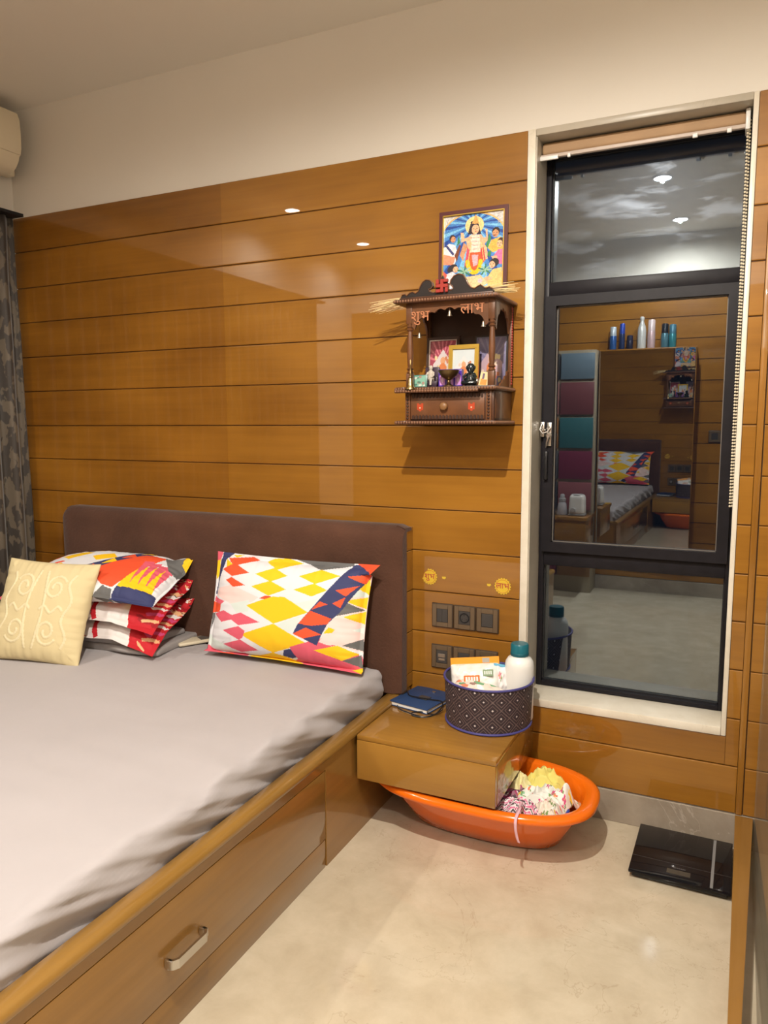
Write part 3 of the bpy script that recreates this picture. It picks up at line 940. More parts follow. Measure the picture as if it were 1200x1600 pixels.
# the pile at the left end of the headboard, lowest first
def folded(name, w_, d_, h_, M, m, seed, label, cat, layers=3, splay=0.02):
    t = thing(name, label, cat, M.translation)
    R = Matrix.Translation(-M.translation) @ M
    hl = h_ / layers
    for q in range(layers):
        def dsp(p, nrm, q=q):
            return Vector((0.020 * nz(p, 6, seed + q) * abs(nrm.x), 0.030 * nz(p, 6, seed + q + 3) * abs(nrm.y), 0.010 * nz((p.x, p.y, 0), 7, seed + 2 * q) * (0.4 + abs(nrm.y))))
        mb = soft_box(w_ - splay * q, d_ - splay * 0.7 * q, hl, hl * 0.48, (40, 30, 8), dsp)
        mb.v = [R @ (Vector(p) + Vector((splay * 0.3 * math.sin(q * 2.1 + seed), splay * 0.3 * math.cos(q * 1.7), q * hl * 0.93))) for p in mb.v]
        mb.build('folded_layer', m, t, 180)
    return t
M_grey_cl = pmat('grey_cotton', (0.30, 0.28, 0.275), 0.8, var=0.1, vscale=6, bump=0.15, bscale=40)
folded('folded_blanket', 0.60, 0.29, 0.058, Matrix.Translation((-2.275, -0.285, MT)) @ Matrix.Rotation(math.radians(4), 4, 'Z'), M_grey_cl, 2, 'folded grey blanket at the bottom of the pillow pile', 'blanket', 2, 0.05)

def red_print(seed):
    rs = np.random.RandomState(seed)
    im = Img(220, 150, (214, 208, 206))
    RED, RD2, PEA, PIN = (186, 22, 36), (150, 14, 28), (226, 176, 130), (196, 70, 120)
    im.poly([(0.0, 0), (1, 0), (1, 1), (0.0, 1)], RED)
    for k in range(60):
        c = (rs.uniform(0.3, 1.0), rs.uniform(0, 1))
        im.ell(c, rs.uniform(0.01, 0.04), rs.uniform(0.02, 0.06), [RD2, PEA, RED, PIN, RED, RD2][k % 6], rs.uniform(0, 3))
    im.poly([(0.50, 0.95), (0.60, 0.50), (0.72, 0.35), (0.74, 0.65), (0.66, 1)], PEA)
    im.poly([(0.30, 0), (0.80, 0), (0.74, 0.34), (0.30, 0.34)], (222, 216, 214))
    for k in range(16):
        im.ell((rs.uniform(0.25, 0.42), rs.uniform(0, 0.3)), 0.022, 0.05, [RED, PEA, RED, RD2][k % 4], rs.uniform(0, 3))
    im.poly([(0.47, 0.30), (0.50, 0.08), (0.535, 0.0), (0.55, 0.05), (0.52, 0.16), (0.51, 0.34)], RED)

    im.poly([(0.30, 0.30), (0.42, 0.10), (0.44, 0.0), (0.36, 0.0), (0.28, 0.10)], PEA)
    im.poly([(0.34, 0.60), (0.40, 0.40), (0.45, 0.60), (0.42, 0.85)], (222, 216, 214))
    for k in range(7):
        im.line((0.88 + 0.01 * k, 0.10 + 0.08 * k), (0.99, 0.16 + 0.09 * k), 0.03, [PEA, PIN, (222, 216, 214)][k % 3])
    for k in range(40):
        im.ell((0.80 + rs.normal(0, 0.022), 0.55 + rs.normal(0, 0.05)), 0.008, 0.012, [(226, 120, 30), (240, 170, 70), (200, 70, 24)][k % 3], rs.uniform(0, 3))
    for k in range(24):
        im.ell((rs.uniform(0.9, 1), rs.uniform(0.6, 1)), 0.008, 0.014, [(30, 26, 28), (230, 225, 220), PEA][k % 3], rs.uniform(0, 3))
    return im
def droop(amt, side=1):
    def f(p, u, v):
        # the near right corner of the case hangs down over what lies below, the far one stands up
        if u > 0.35 and v < -0.45:
            k = (u - 0.35) / 0.65 * (-v - 0.45) / 0.55
            p.y += 0.030 * amt * k
            p.z -= 0.035 * amt * k
        if u > 0.6 and v > 0.6:
            k = (u - 0.6) / 0.4 * (v - 0.6) / 0.4
            p.y -= 0.04 * amt * k
        return p
    return f
def lay(cx, cy, cz, tilt, yaw, roll=0):
    """local -y (print side) turned up; local z runs to the headboard"""
    return Matrix.Translation((cx, cy, cz)) @ Matrix.Rotation(math.radians(yaw), 4, 'Z') @ Matrix.Rotation(math.radians(roll), 4, 'Y') @ Matrix.Rotation(math.radians(-90 + tilt), 4, 'X')
o = pillow('pillow', 0.60, 0.34, 0.085, red_print(3), M_print, lay(-2.262, -0.296, 0.573, 16, 9), (220, 150), 0.02, 0.006, 21, 0.03, droop(1.0))
tag(o, 'lower of the two red and white floral pillows in the pile', 'pillow', 'red floral pillows')
o = pillow('pillow', 0.60, 0.34, 0.078, red_print(5), M_print, lay(-2.262, -0.302, 0.650, 17, 10), (220, 150), 0.02, 0.006, 31, 0.03, droop(0.9))
tag(o, 'upper of the two red and white floral pillows in the pile', 'pillow', 'red floral pillows')
def top_print():
    im = Img(240, 140, WHI)
    P = im.poly
    P([(0, 0), (0.06, 0), (0.05, 0.4), (0, 0.5)], ROS)
    P([(0.08, 0.5), (0.14, 0.62), (0.20, 0.9), (0.10, 0.8)], ORA)
    P([(0.14, 0.30), (0.28, 0.48), (0.42, 0.30), (0.34, 0.12), (0.20, 0.10)], YEL)
    P([(0.22, 0.66), (0.32, 0.82), (0.42, 0.72), (0.30, 0.56)], YEL)
    P([(0.30, 0.86), (0.44, 1), (0.50, 0.9), (0.42, 0.82)], YEL)
    P([(0.44, 0.62), (0.54, 0.74), (0.60, 0.62), (0.50, 0.52)], YEL)
    P([(0.22, 0.50), (0.27, 0.54), (0.30, 0.50), (0.25, 0.47)], ORA)
    P([(0.50, 0.95), (0.62, 0.80), (0.70, 0.86), (0.66, 1), (0.50, 1)], GRE)
    P([(0.30, 0.08), (0.42, 0.16), (0.40, 0.0), (0.30, 0.0)], ORA)
    P([(0.36, 0.10), (0.46, 0.35), (0.58, 0.58), (0.70, 0.86), (0.80, 0.92), (0.72, 0.6), (0.60, 0.40), (0.50, 0.18), (0.42, 0.0)], NAV)
    for k in range(5):
        P([(0.42 + k * 0.07, 0.10 + k * 0.17), (0.50 + k * 0.07, 0.17 + k * 0.17), (0.45 + k * 0.07, 0.26 + k * 0.17)], ORA if k % 2 else YEL)
    P([(0.50, 0.18), (0.62, 0.50), (0.74, 0.78), (0.86, 0.82), (0.80, 0.3), (0.74, 0.1), (0.62, 0.12)], ORA)
    P([(0.44, 0.0), (0.50, 0.18), (0.56, 0.12), (0.58, 0.0)], YEL)
    P([(0.54, 0.06), (0.60, 0.2), (0.68, 0.1), (0.66, 0.0), (0.56, 0.0)], WHI)
    P([(0.62, 0.0), (0.68, 0.10), (0.74, 0.08), (0.74, 0.0)], GRE)
    P([(0.76, 0.12), (0.80, 0.50), (0.93, 0.62), (0.96, 0.10), (0.86, 0.08)], YEL)
    for k in range(4):
        P([(0.78 + k * 0.045, 0.62), (0.83 + k * 0.045, 0.66), (0.815 + k * 0.045, 0.20)], ROS)
    P([(0.74, 0.0), (0.76, 0.12), (0.98, 0.16), (1, 0)], NAV)
    P([(0.84, 0.82), (0.93, 0.60), (1, 0.55), (1, 0.8), (0.95, 0.9)], GRE)
    P([(0.94, 0.98), (0.96, 0.78), (1, 0.72), (1, 1)], YEL)
    P([(0.95, 0.55), (0.99, 0.42), (1, 0.6)], WHI)
    return im
def top_def(p, u, v):
    p.y += 0.045 * (u * u) * (1 if u < 0 else 0.45)           # both ends sag over the pile
    if u > 0.75 and v > 0.4: p.y -= 0.075 * (u - 0.75) / 0.25 * (v - 0.4) / 0.6
    return p
o = pillow('pillow', 0.72, 0.38, 0.130, top_print(), M_print, lay(-2.315, -0.316, 0.742, 14, 10), (240, 140), 0.012, 0.006, 41, 0.04, top_def)
tag(o, 'diamond-print pillow lying on top of the red pillows', 'pillow')
# cream cushion with an embroidered scroll
def scroll_mask(nx, ny):
    m = np.zeros((ny, nx))
    ys, xs = np.mgrid[0:ny, 0:nx]
    U, V = xs / nx * 2 - 1, ys / ny * 2 - 1
    def stroke(pts, r=0.020):
        for (a, b) in pts:
            m[(U - a) ** 2 + (V - b) ** 2 < r * r] = 1
    for sx in (-1, 1):
        for sy in (-1, 1):
            stroke([(sx * (0.34 + 0.22 * (1 - t * 0.75) * math.cos(2.4 * PI * 2 * t * 0.6 + 0.6)), sy * (0.42 + 0.26 * (1 - t * 0.75) * math.sin(2.4 * PI * 2 * t * 0.6 + 0.6))) for t in np.linspace(0, 1, 260)])
        stroke([(sx * (0.08 + 0.10 * math.sin(PI * t)), -0.75 + 1.5 * t) for t in np.linspace(0, 1, 200)])
        stroke([(sx * (0.12 + 0.45 * t), 0.06 * math.sin(3 * PI * t)) for t in np.linspace(0, 1, 140)])
        stroke([(sx * (0.66 + 0.06 * math.sin(4 * PI * t)), -0.7 + 1.4 * t) for t in np.linspace(0, 1, 200)])
    return m
MK = scroll_mask(130, 130)
ci = Img(130, 130, (206, 191, 148))
ci.a[MK > 0] = lin((215, 203, 166))
Mc = Matrix.Translation((-2.365, -0.545, 0.642)) @ Matrix.Rotation(math.radians(14), 4, 'Z') @ Matrix.Rotation(math.radians(-24), 4, 'X') @ Matrix.Rotation(math.radians(2.0), 4, 'Y')
o = pillow('cushion', 0.395, 0.395, 0.120, ci, M_print, Mc, (130, 130), 0, 0.005, 51, 0.05, None, MK, 0.0022)
tag(o, 'square cream cushion with embroidered scrolls leaning on the pillow pile', 'cushion')
# slim cream case lying by the pile
t = thing('phone_case', 'slim cream plastic case lying on the sheet by the pillow pile', 'case', (-1.955, -0.175, MT + 0.004), (0, 0, math.radians(58)))
MB().box(-0.072, 0.072, -0.036, 0.036, 0.0, 0.013, 0.005, 3).build('case_body', M_cream_pl, t)
MB().box(0.020, 0.062, -0.026, 0.026, 0.0125, 0.0137, 0.0005, 1).build('window', pmat('grey_lens', (0.12, 0.11, 0.10), 0.2), t)

# ================================================================== NIGHTSTAND
ns = thing('nightstand', 'floating wooden nightstand box between the bed and the window', 'nightstand', (-0.84, -0.23, 0.203))
def nsp(name, mb, m, sm=35): return world_child(mb.build(name, m, ns, sm), ns)
NX0, NX1, NY, NZ0, NZ1 = BX + 0.010, -0.605, -0.452, 0.203, 0.350
nsp('body', MB().box(NX0, NX1, NY + 0.020, -0.001, NZ0, NZ1 - 0.0165, 0.001), M_ns_wood)
nsp('top', MB().box(NX0, NX1, NY, -0.001, NZ1 - 0.016, NZ1, 0.0015), M_ns_wood)
nsp('drawer_front', MB().box(NX0, NX1 - 0.001, NY - 0.001, NY + 0.0185, NZ0 - 0.002, NZ1 - 0.0175, 0.0015), M_ns_wood)

# ---- notebook and its cord
nb = thing('notebook', 'navy blue closed notebook lying on the nightstand', 'notebook', (-0.985, -0.100, NZ1 + 0.001), (0, 0, math.radians(-11)))
M_navy = pmat('navy_cloth', (0.018, 0.048, 0.135), 0.55, bump=0.05, bscale=200)
cv = MB().box(-0.080, 0.080, -0.095, 0.095, 0.014, 0.017, 0.001).box(-0.080, 0.080, -0.095, 0.095, 0.0, 0.003, 0.001).box(-0.080, -0.0765, -0.095, 0.095, 0.002, 0.015).build('cover', M_navy, nb)
MB().box(-0.076, 0.077, -0.092, 0.092, 0.003, 0.014).build('pages', pmat('paper_edge', (0.72, 0.70, 0.66), 0.8), nb)
MB().box(-0.012, 0.030, -0.022, 0.012, 0.017, 0.0195, 0.001).build('patch', pmat('dark_tag', (0.05, 0.05, 0.055), 0.4), cv)
MB().box(0.000, 0.012, 0.060, 0.070, 0.017, 0.019, 0.001).build('badge', M_steel, cv)
zt = NZ1 + 0.0225
pts = [(-1.055, -0.075, zt), (-1.030, -0.115, zt), (-0.985, -0.125, zt + 0.002), (-0.940, -0.120, zt), (-0.905, -0.118, zt - 0.002), (-0.893, -0.150, NZ1 + 0.012), (-0.900, -0.200, NZ1 + 0.004), (-0.925, -0.235, NZ1 + 0.003),
       (-0.965, -0.238, NZ1 + 0.003), (-0.975, -0.215, NZ1 + 0.004), (-0.940, -0.200, NZ1 + 0.006), (-0.900, -0.205, NZ1 + 0.006), (-0.885, -0.165, NZ1 + 0.010)]
def spline(p, n=8):
    p = [Vector(q) for q in p]
    out = []
    for i in range(len(p) - 1):
        p0, p1, p2, p3 = p[max(i - 1, 0)], p[i], p[i + 1], p[min(i + 2, len(p) - 1)]
        for k in range(n):
            t_ = k / n
            out.append(0.5 * ((2 * p1) + (-p0 + p2) * t_ + (2 * p0 - 5 * p1 + 4 * p2 - p3) * t_ * t_ + (-p0 + 3 * p1 - 3 * p2 + p3) * t_ ** 3))
    out.append(p[-1])
    return out
mb = MB().tube(spline(pts), 0.0022, 6)
mb.tube(spline([(-1.055, -0.075, zt), (-1.062, -0.13, NZ1 + 0.014), (-1.040, -0.195, NZ1 + 0.004), (-0.985, -0.222, NZ1 + 0.003), (-0.935, -0.236, NZ1 + 0.003)]), 0.0022, 6)
tag(mb.build('charging_cord', M_black_pl), 'thin black cord looped over the navy notebook', 'cord')

# ---- patterned storage basket
BC = (-0.722, -0.157, NZ1 + 0.001)
bk = thing('storage_basket', 'round dark basket with a diamond pattern and blue rims on the nightstand', 'basket', BC)
def basket_img():
    W_, H_ = 800, 130
    im = Img(W_, H_, (44, 33, 40))
    per = 2 * PI * 0.148
    cell = per / 16.0
    X = im.u * per
    Z = im.v * 0.155
    for off in (0.0, 0.5):
        a = (np.abs(((X / cell + off) % 1.0) - 0.5) + np.abs(((Z / cell + off) % 1.0) - 0.5))
    u1 = ((X + Z) / cell) % 1.0
    u2 = ((X - Z) / cell) % 1.0
    d = np.minimum(np.minimum(u1, 1 - u1), np.minimum(u2, 1 - u2))
    LN = lin((108, 92, 90))
    im.a[d < 0.032] = LN
    im.a[(d > 0.18) & (d < 0.228)] = LN
    c1, c2 = np.abs(u1 - 0.5), np.abs(u2 - 0.5)
    im.a[(c1 < 0.07) & (c2 < 0.07)] = lin((200, 192, 192))
    return im
bi = basket_img()
HB = 0.155
v, f = [], []
for j in range(bi.h + 1):
    for i in range(bi.w):
        a = 2 * PI * i / bi.w
        r = 0.1415 + 0.0065 * j / bi.h
        v.append((r * math.cos(a), r * math.sin(a), 0.004 + (HB - 0.008) * j / bi.h))
for j in range(bi.h):
    for i in range(bi.w):
        i2 = (i + 1) % bi.w
        f.append((j * bi.w + i, j * bi.w + i2, (j + 1) * bi.w + i2, (j + 1) * bi.w + i))
link(bpy.data.objects.new('wall', raw_mesh('wall', v, f, print_mat('basket_weave', 0.6), bi.a.reshape(-1, 3))), bk)
MB().lathe([(0.1475, HB - 0.002), (0.1455, HB - 0.002), (0.1395, 0.006), (0.0, 0.006), (0.0, 0.0), (0.1405, 0.0), (0.1405, 0.005)], n=48, cap=False).build('lining', pmat('grey_lining', (0.17, 0.15, 0.15), 0.8), bk)
M_brim = pmat('blue_binding', (0.060, 0.055, 0.21), 0.5)
for r, z in ((0.1485, HB - 0.003), (0.1425, 0.0045)):
    MB().tube([(r * math.cos(2 * PI * i / 64), r * math.sin(2 * PI * i / 64), z) for i in range(64)], 0.0042, 6, True).build('rim_binding', M_brim, bk, 180)
# bottle with teal cap
bt = thing('lotion_bottle', 'white plastic bottle with a teal cap standing in the basket', 'bottle', (-0.628, -0.118, NZ1 + 0.008))
MB().lathe([(0, 0), (0.045, 0), (0.048, 0.006), (0.048, 0.185), (0.046, 0.198), (0.038, 0.211), (0.027, 0.218), (0.026, 0.224), (0, 0.224)], n=32).build('bottle_body', M_white_pl, bt, 50)
cp = MB().lathe([(0.026, 0.219), (0.030, 0.220), (0.030, 0.255), (0.027, 0.260), (0, 0.261)], n=32).build('cap', pmat('teal_plastic', (0.010, 0.125, 0.165), 0.3), bt, 50)
MB().lathe([(0.0302, 0.222), (0.0308, 0.223), (0.0308, 0.228), (0.0302, 0.229)], n=32, cap=False).build('cap_ring', pmat('teal_plastic_deep', (0.008, 0.09, 0.12), 0.3), cp)
# plastic packet of cotton pads, orange header
pk = thing('cotton_packet', 'clear packet of white cotton with an orange header strip in the basket', 'packet', (-0.762, -0.175, NZ1 + 0.118), (math.radians(-20), math.radians(-7), math.radians(10)))
M_clear = pmat('packet_film', (0.80, 0.78, 0.74), 0.18, coat=0.5, var=0.12, vscale=26, bump=0.5, bscale=38)
def puffy(w_, h_, t_, seed, n=36):
    mb = MB()
    for sg in (-1, 1):
        def fn(u, v, sg=sg):
            a, b = 2 * u - 1, 2 * v - 1
            th = t_ / 2 * (max(0, 1 - abs(a) ** 3) * max(0, 1 - abs(b) ** 3)) ** 0.5
            wv = 0.006 * nz((a * 3, b * 3, sg), 1.3, seed) * (1 - abs(a) ** 6)
            return (a * w_ / 2, sg * (th + (wv if th > 1e-4 else 0)), b * h_ / 2)
        mb.grid(n, n, fn)
    return mb
M_orange_foil = pmat('orange_header', (0.78, 0.30, 0.015), 0.3)
puffy(0.165, 0.150, 0.075, 4).build('bag', M_clear, pk, 180)
mb = MB().box(-0.082, 0.085, -0.002, 0.002, 0.068, 0.096, 0.0008, 1).build('header', M_orange_foil, pk)
MB().box(0.028, 0.052, -0.0028, -0.0022, 0.076, 0.092).build('printed_square', pmat('grey_print', (0.35, 0.32, 0.28), 0.5), mb)
lb = MB().box(-0.030, 0.022, -0.0465, -0.030, 0.010, 0.034, 0.001, 1).build('orange_label', pmat('orange_print', (0.65, 0.16, 0.02), 0.5), pk)
for q in range(5):
    MB().box(-0.024 + q * 0.009, -0.018 + q * 0.009, -0.0472, -0.0463, 0.015, 0.029).build('label_stroke', M_white_pl, lb)
gb = MB().box(0.034, 0.066, -0.0385, -0.020, 0.030, 0.052, 0.001, 1).build('green_label', pmat('green_print', (0.22, 0.32, 0.19), 0.5), pk)
for q in range(4):
    MB().box(0.038 + q * 0.007, 0.042 + q * 0.007, -0.0392, -0.0383, 0.036, 0.047).build('label_stroke', M_white_pl, gb)
# second, pinkish packet in front and a folded floral cloth beside the bottle
pk2 = thing('cotton_packet', 'crumpled clear packet with pink print low in the basket', 'packet', (-0.735, -0.222, NZ1 + 0.112), (math.radians(-62), math.radians(6), math.radians(-8)))
def pink_img(seed, base=(222, 208, 196)):
    rs = np.random.RandomState(seed)
    im = Img(60, 60, base)
    for k in range(26):
        im.ell((rs.rand(), rs.rand()), 0.05 + 0.07 * rs.rand(), 0.04 + 0.05 * rs.rand(), [(214, 132, 100), (230, 190, 175), (240, 236, 230), (150, 120, 112), (110, 160, 120)][k % 5], rs.rand() * 3)
    return im
def cloth_cols(me, im, nu, nv, reps=1):
    c = []
    for r in range(reps):
        for i in range(nu):
            for j in range(nv):
                c.append(im.a[min(im.h - 1, int((j + .5) / nv * im.h)), min(im.w - 1, int((i + .5) / nu * im.w))])
    colour_faces(me, np.array(c))
o = puffy(0.185, 0.085, 0.060, 9, 41).build('bag', print_mat('pink_film', 0.2, 0.5, 0.3, 40), pk2, 180)
cloth_cols(o.data, pink_img(4), 40, 40, 2)
pk3 = thing('floral_pouch', 'folded white pouch with pink flowers and blue edge beside the bottle', 'pouch', (-0.688, -0.158, NZ1 + 0.112), (math.radians(-12), math.radians(12), math.radians(30)))
def flower_img(seed, base, cols, n=40, size=0.05):
    rs = np.random.RandomState(seed)
    im = Img(110, 110, base)
    for k in range(n):
        c = (rs.rand(), rs.rand()); col = cols[k % len(cols)]
        for q in range(4):
            a = q * PI / 2 + rs.rand()
            im.ell((c[0] + size * 0.6 * math.cos(a), c[1] + size * 0.6 * math.sin(a)), size * 0.55, size * 0.38, col, a)
        im.ell(c, size * 0.25, size * 0.25, (232, 190, 60))
        im.ell((c[0] + size * 1.3, c[1] - size * 0.6), size * 0.9, size * 0.3, (120, 150, 90), rs.rand() * 3)
    return im
o = puffy(0.075, 0.160, 0.030, 12, 41).build('pouch', M_print, pk3, 180)
cloth_cols(o.data, flower_img(2, (226, 222, 222), [(206, 90, 120), (230, 150, 160)], 16, 0.08), 40, 40, 2)
MB().box(-0.030, 0.030, -0.006, 0.006, 0.074, 0.084, 0.003).build('blue_edge', pmat('sky_blue', (0.14, 0.42, 0.62), 0.6), pk3)

# ================================================================== BABY TUB AND ITS LAUNDRY
TC = (-0.706, -0.246, 0.0)
tub = thing('baby_bathtub', 'glossy orange plastic baby bathtub half under the nightstand', 'bathtub', TC)
M_tub = pmat('orange_plastic', (0.80, 0.150, 0.006), 0.16, coat=0.4)
def ring(a, b, z, cy=0.0, n=72, egg=-0.02, lift=0.0):
    out = []
    for i in range(n):
        t_ = 2 * PI * i / n
        c, s_ = math.cos(t_), math.sin(t_)
        e = 2.0 / 2.7
        x = math.copysign(abs(c) ** e, c) * a * 1.034
        y = math.copysign(abs(s_) ** e, s_) * b * 0.92 * (1 + egg * c)
        out.append((x, y + cy, z + lift * max(0, c) ** 2))
    return out
def loft(rings, close_bottom=True, close_top=False):
    mb = MB()
    n = len(rings[0])
    vs_ = [p for r_ in rings for p in r_]
    fs = []
    for k in range(len(rings) - 1):
        for i in range(n):
            j = (i + 1) % n
            fs.append((k * n + i, k * n + j, (k + 1) * n + j, (k + 1) * n + i))
    if close_bottom: fs.append(tuple(reversed(range(n))))
    if close_top: fs.append(tuple((len(rings) - 1) * n + i for i in range(n)))
    return mb.add(vs_, fs)
R_ = []
for a, b, z, cy in ((0.225, 0.110, 0.004, 0.045), (0.240, 0.122, 0.010, 0.043), (0.262, 0.145, 0.050, 0.033), (0.288, 0.172, 0.100, 0.020), (0.305, 0.190, 0.150, 0.010), (0.315, 0.202, 0.172, 0.004), (0.322, 0.208, 0.176, 0.003)):
    R_.append(ring(a, b, z, cy))
for a, b, z, cy in ((0.338, 0.220, 0.169, 0.002), (0.352, 0.233, 0.166, 0), (0.357, 0.238, 0.172, 0), (0.356, 0.237, 0.182, 0), (0.348, 0.230, 0.190, 0), (0.336, 0.219, 0.192, 0), (0.322, 0.206, 0.189, 0), (0.313, 0.198, 0.182, 0), (0.300, 0.186, 0.150, 0.008), (0.283, 0.167, 0.100, 0.018), (0.256, 0.139, 0.050, 0.031), (0.232, 0.115, 0.016, 0.04), (0.0, 0.0, 0.014, 0.04)):
    R_.append(ring(a, b, z, cy))
loft(R_).build('basin', M_tub, tub, 60)
for fx in (-0.06, 0.10):
    for fy in (-0.040, 0.085):
        MB().box(fx, fx + 0.03, fy, fy + 0.03, 0.0, 0.012, 0.004).build('foot', M_tub, tub)
mb = MB()
mb.tube([(0.286 + 0.006 * math.cos(t_ * 2 * PI / 24), -0.085 + 0.028 * math.sin(t_ * 2 * PI / 24), 0.158 + 0.018 * math.cos(t_ * 2 * PI / 24)) for t_ in range(24)], 0.005, 6, True)
mb.build('blue_ring', pmat('blue_plastic', (0.015, 0.055, 0.33), 0.35), tub, 180)

def crumple(name, label, cx, cy, z0, rx, ry, hh, seed, img, rot=0, n=64, fold=1.0, group='laundry in the orange tub', ridge=0.0):
    """a dropped piece of cloth: sheet raised in folds, with its hem resting on what lies below"""
    cy = -0.246 + (cy + 0.262) * 0.88; ry *= 0.90
    V, F, C = [], [], []
    for j in range(n + 1):
        for i in range(n + 1):
            a, b = 2 * i / n - 1, 2 * j / n - 1
            rr = min(1.0, math.sqrt(a * a * 0.6 + b * b * 0.6 + 0.4 * a * a * b * b))
            env = max(0.0, 1 - rr ** 2.2)
            wx = 0.16 * nz((a, b, 0), 2.0, seed); wy = 0.16 * nz((a, b, 0), 2.0, seed + 7)
            x, y = (a + wx) * rx, (b + wy) * ry
            rdg = (1 - abs(nz((a, b, 0), 1.7, seed + 3))) ** 3
            fine = 1 - abs(nz((a, b, 0), 3.4, seed + 5))
            z = hh * env * (0.45 + 0.55 * rdg * fold) + 0.012 * fine * (0.3 + env) - 0.012 * rr
            z += ridge * math.exp(-((a - 0.75) / 0.18) ** 2) * (0.6 + 0.4 * math.sin(b * 5))
            V.append((x, y, z))
    for j in range(n):
        for i in range(n):
            F.append((j * (n + 1) + i, j * (n + 1) + i + 1, (j + 1) * (n + 1) + i + 1, (j + 1) * (n + 1) + i))
            C.append(img.a[min(img.h - 1, int((j + .5) / n * img.h)), min(img.w - 1, int((i + .5) / n * img.w))])
    me = raw_mesh(name, V, F, M_print, np.array(C))
    o = bpy.data.objects.new(name, me)
    o.location = (cx, cy, z0); o.rotation_euler = (0, 0, rot)
    link(o)
    sd = o.modifiers.new('thick', 'SOLIDIFY'); sd.thickness = 0.003; sd.offset = 0
    return tag(o, label, 'cloth', group)
def chevron_img(c1, c2, c3, c4, f=7, w_=110):
    im = Img(w_, w_, c1)
    zg = np.abs(((im.u * f) % 1.0) - 0.5) * 0.16
    s_ = ((im.v + zg) * f * 1.05) % 1.0
    im.a[s_ < 0.26] = lin(c2)
    im.a[(s_ > 0.5) & (s_ < 0.72)] = lin(c3)
    im.a[(s_ > 0.80) & (s_ < 0.88)] = lin(c4)
    return im
plain = lambda c: Img(8, 8, c)
MAG, CHA, PNK = (168, 48, 104), (74, 62, 66), (214, 110, 150)
crumple('baby_cloth', 'dark pink chevron cloth lining the orange tub', -0.650, -0.250, 0.100, 0.145, 0.085, 0.080, 3, chevron_img((150, 100, 118), CHA, MAG, (226, 214, 216)), 0.25, 72, 0.6)
crumple('baby_cloth', 'white cloth with small flowers heaped at the right of the tub', -0.508, -0.255, 0.132, 0.088, 0.092, 0.060, 8, flower_img(7, (228, 228, 220), [(206, 70, 130), (236, 200, 70), (150, 200, 160), (224, 110, 90)], 34, 0.035), -0.2, 72, 0.9, ridge=0.055)
crumple('baby_cloth', 'pale yellow cloth bunched behind the white flowered cloth', -0.525, -0.158, 0.138, 0.068, 0.042, 0.062, 17, plain((226, 214, 120)), 0.2, 56, 1.3)
crumple('baby_cloth', 'pink zigzag cloth rolled up at the front of the tub', -0.560, -0.368, 0.142, 0.072, 0.036, 0.050, 23, chevron_img((232, 224, 226), PNK, CHA, MAG, 6), 0.1, 56, 0.7)
crumple('baby_cloth', 'cream cloth with pink rose print beside the zigzag roll', -0.480, -0.338, 0.142, 0.045, 0.036, 0.045, 29, flower_img(9, (222, 214, 200), [(206, 110, 120), (120, 140, 90)], 14, 0.07), 0.4, 48, 1.0)
crumple('baby_cloth', 'pale yellow and white cloth in the tub against the nightstand side', -0.605, -0.190, 0.135, 0.048, 0.062, 0.050, 37, plain((224, 214, 160)), 0.9, 48, 1.0)
# ribbon hanging over the rim
rb = [(-0.545, -0.370, 0.198), (-0.542, -0.410, 0.1985), (-0.540, -0.438, 0.1965), (-0.540, -0.458, 0.191), (-0.539, -0.4665, 0.178), (-0.538, -0.467, 0.160), (-0.536, -0.465, 0.145), (-0.533, -0.463, 0.130), (-0.529, -0.461, 0.118)]
mb = MB()
sp_ = spline(rb, 6)
vs_, fs = [], []
for i, p in enumerate(sp_):
    wv = 0.005 * (1 - 0.3 * i / len(sp_))
    for dx, dy in ((-wv, -0.0008), (wv, -0.0008), (wv, 0.0008), (-wv, 0.0008)):
        vs_.append((p.x + dx, p.y + dy - 0.001, p.z + 0.001))
for i in range(len(sp_) - 1):
    for q in range(4):
        fs.append((i * 4 + q, i * 4 + (q + 1) % 4, (i + 1) * 4 + (q + 1) % 4, (i + 1) * 4 + q))
mb.add(vs_, fs)
tag(mb.build('ribbon', pmat('pale_pink_ribbon', (0.70, 0.42, 0.48), 0.6), None, 180), 'pale pink ribbon hanging over the tub rim', 'ribbon')

# ================================================================== BATHROOM SCALE
sc_ = thing('bathroom_scale', 'black glass bathroom scale on the floor under the window', 'scale', (-0.0955, -0.172, 0.0), (0, 0, math.radians(-0.6)))
MB().box(-0.139, 0.139, -0.142, 0.142, 0.020, 0.029, 0.0025, 2).build('glass_top', pmat('black_glass', (0.006, 0.006, 0.008), 0.05, spec=0.35), sc_)
MB().box(-0.130, 0.130, -0.133, 0.133, 0.006, 0.020, 0.003).build('body', M_black_pl, sc_)
for sx in (-1, 1):
    for sy in (-1, 1):
        MB().lathe([(0, 0), (0.012, 0), (0.013, 0.006), (0, 0.006)], (sx * 0.11, sy * 0.11, 0), 16).build('foot', M_black_pl, sc_)
MB().box(0.084, 0.092, -0.136, 0.136, 0.0290, 0.0294).build('silver_stripe', pmat('silver_stripe', (0.20, 0.20, 0.20), 0.4), sc_)
MB().box(-0.138, 0.138, -0.056, -0.0545, 0.0290, 0.0293).build('etched_line', pmat('etched_line', (0.05, 0.045, 0.045), 0.4), sc_)
MB().box(-0.035, 0.030, -0.110, -0.086, 0.0290, 0.0294).build('display', pmat('lcd_grey', (0.055, 0.050, 0.040), 0.3), sc_)
for q in range(7):
    MB().box(-0.018 + q * 0.005, -0.0148 + q * 0.005, -0.078, -0.073, 0.0290, 0.0293).build('faint_mark', pmat('faint_mark', (0.09, 0.085, 0.085), 0.5) if q == 0 else bpy.data.materials['faint_mark'], sc_)

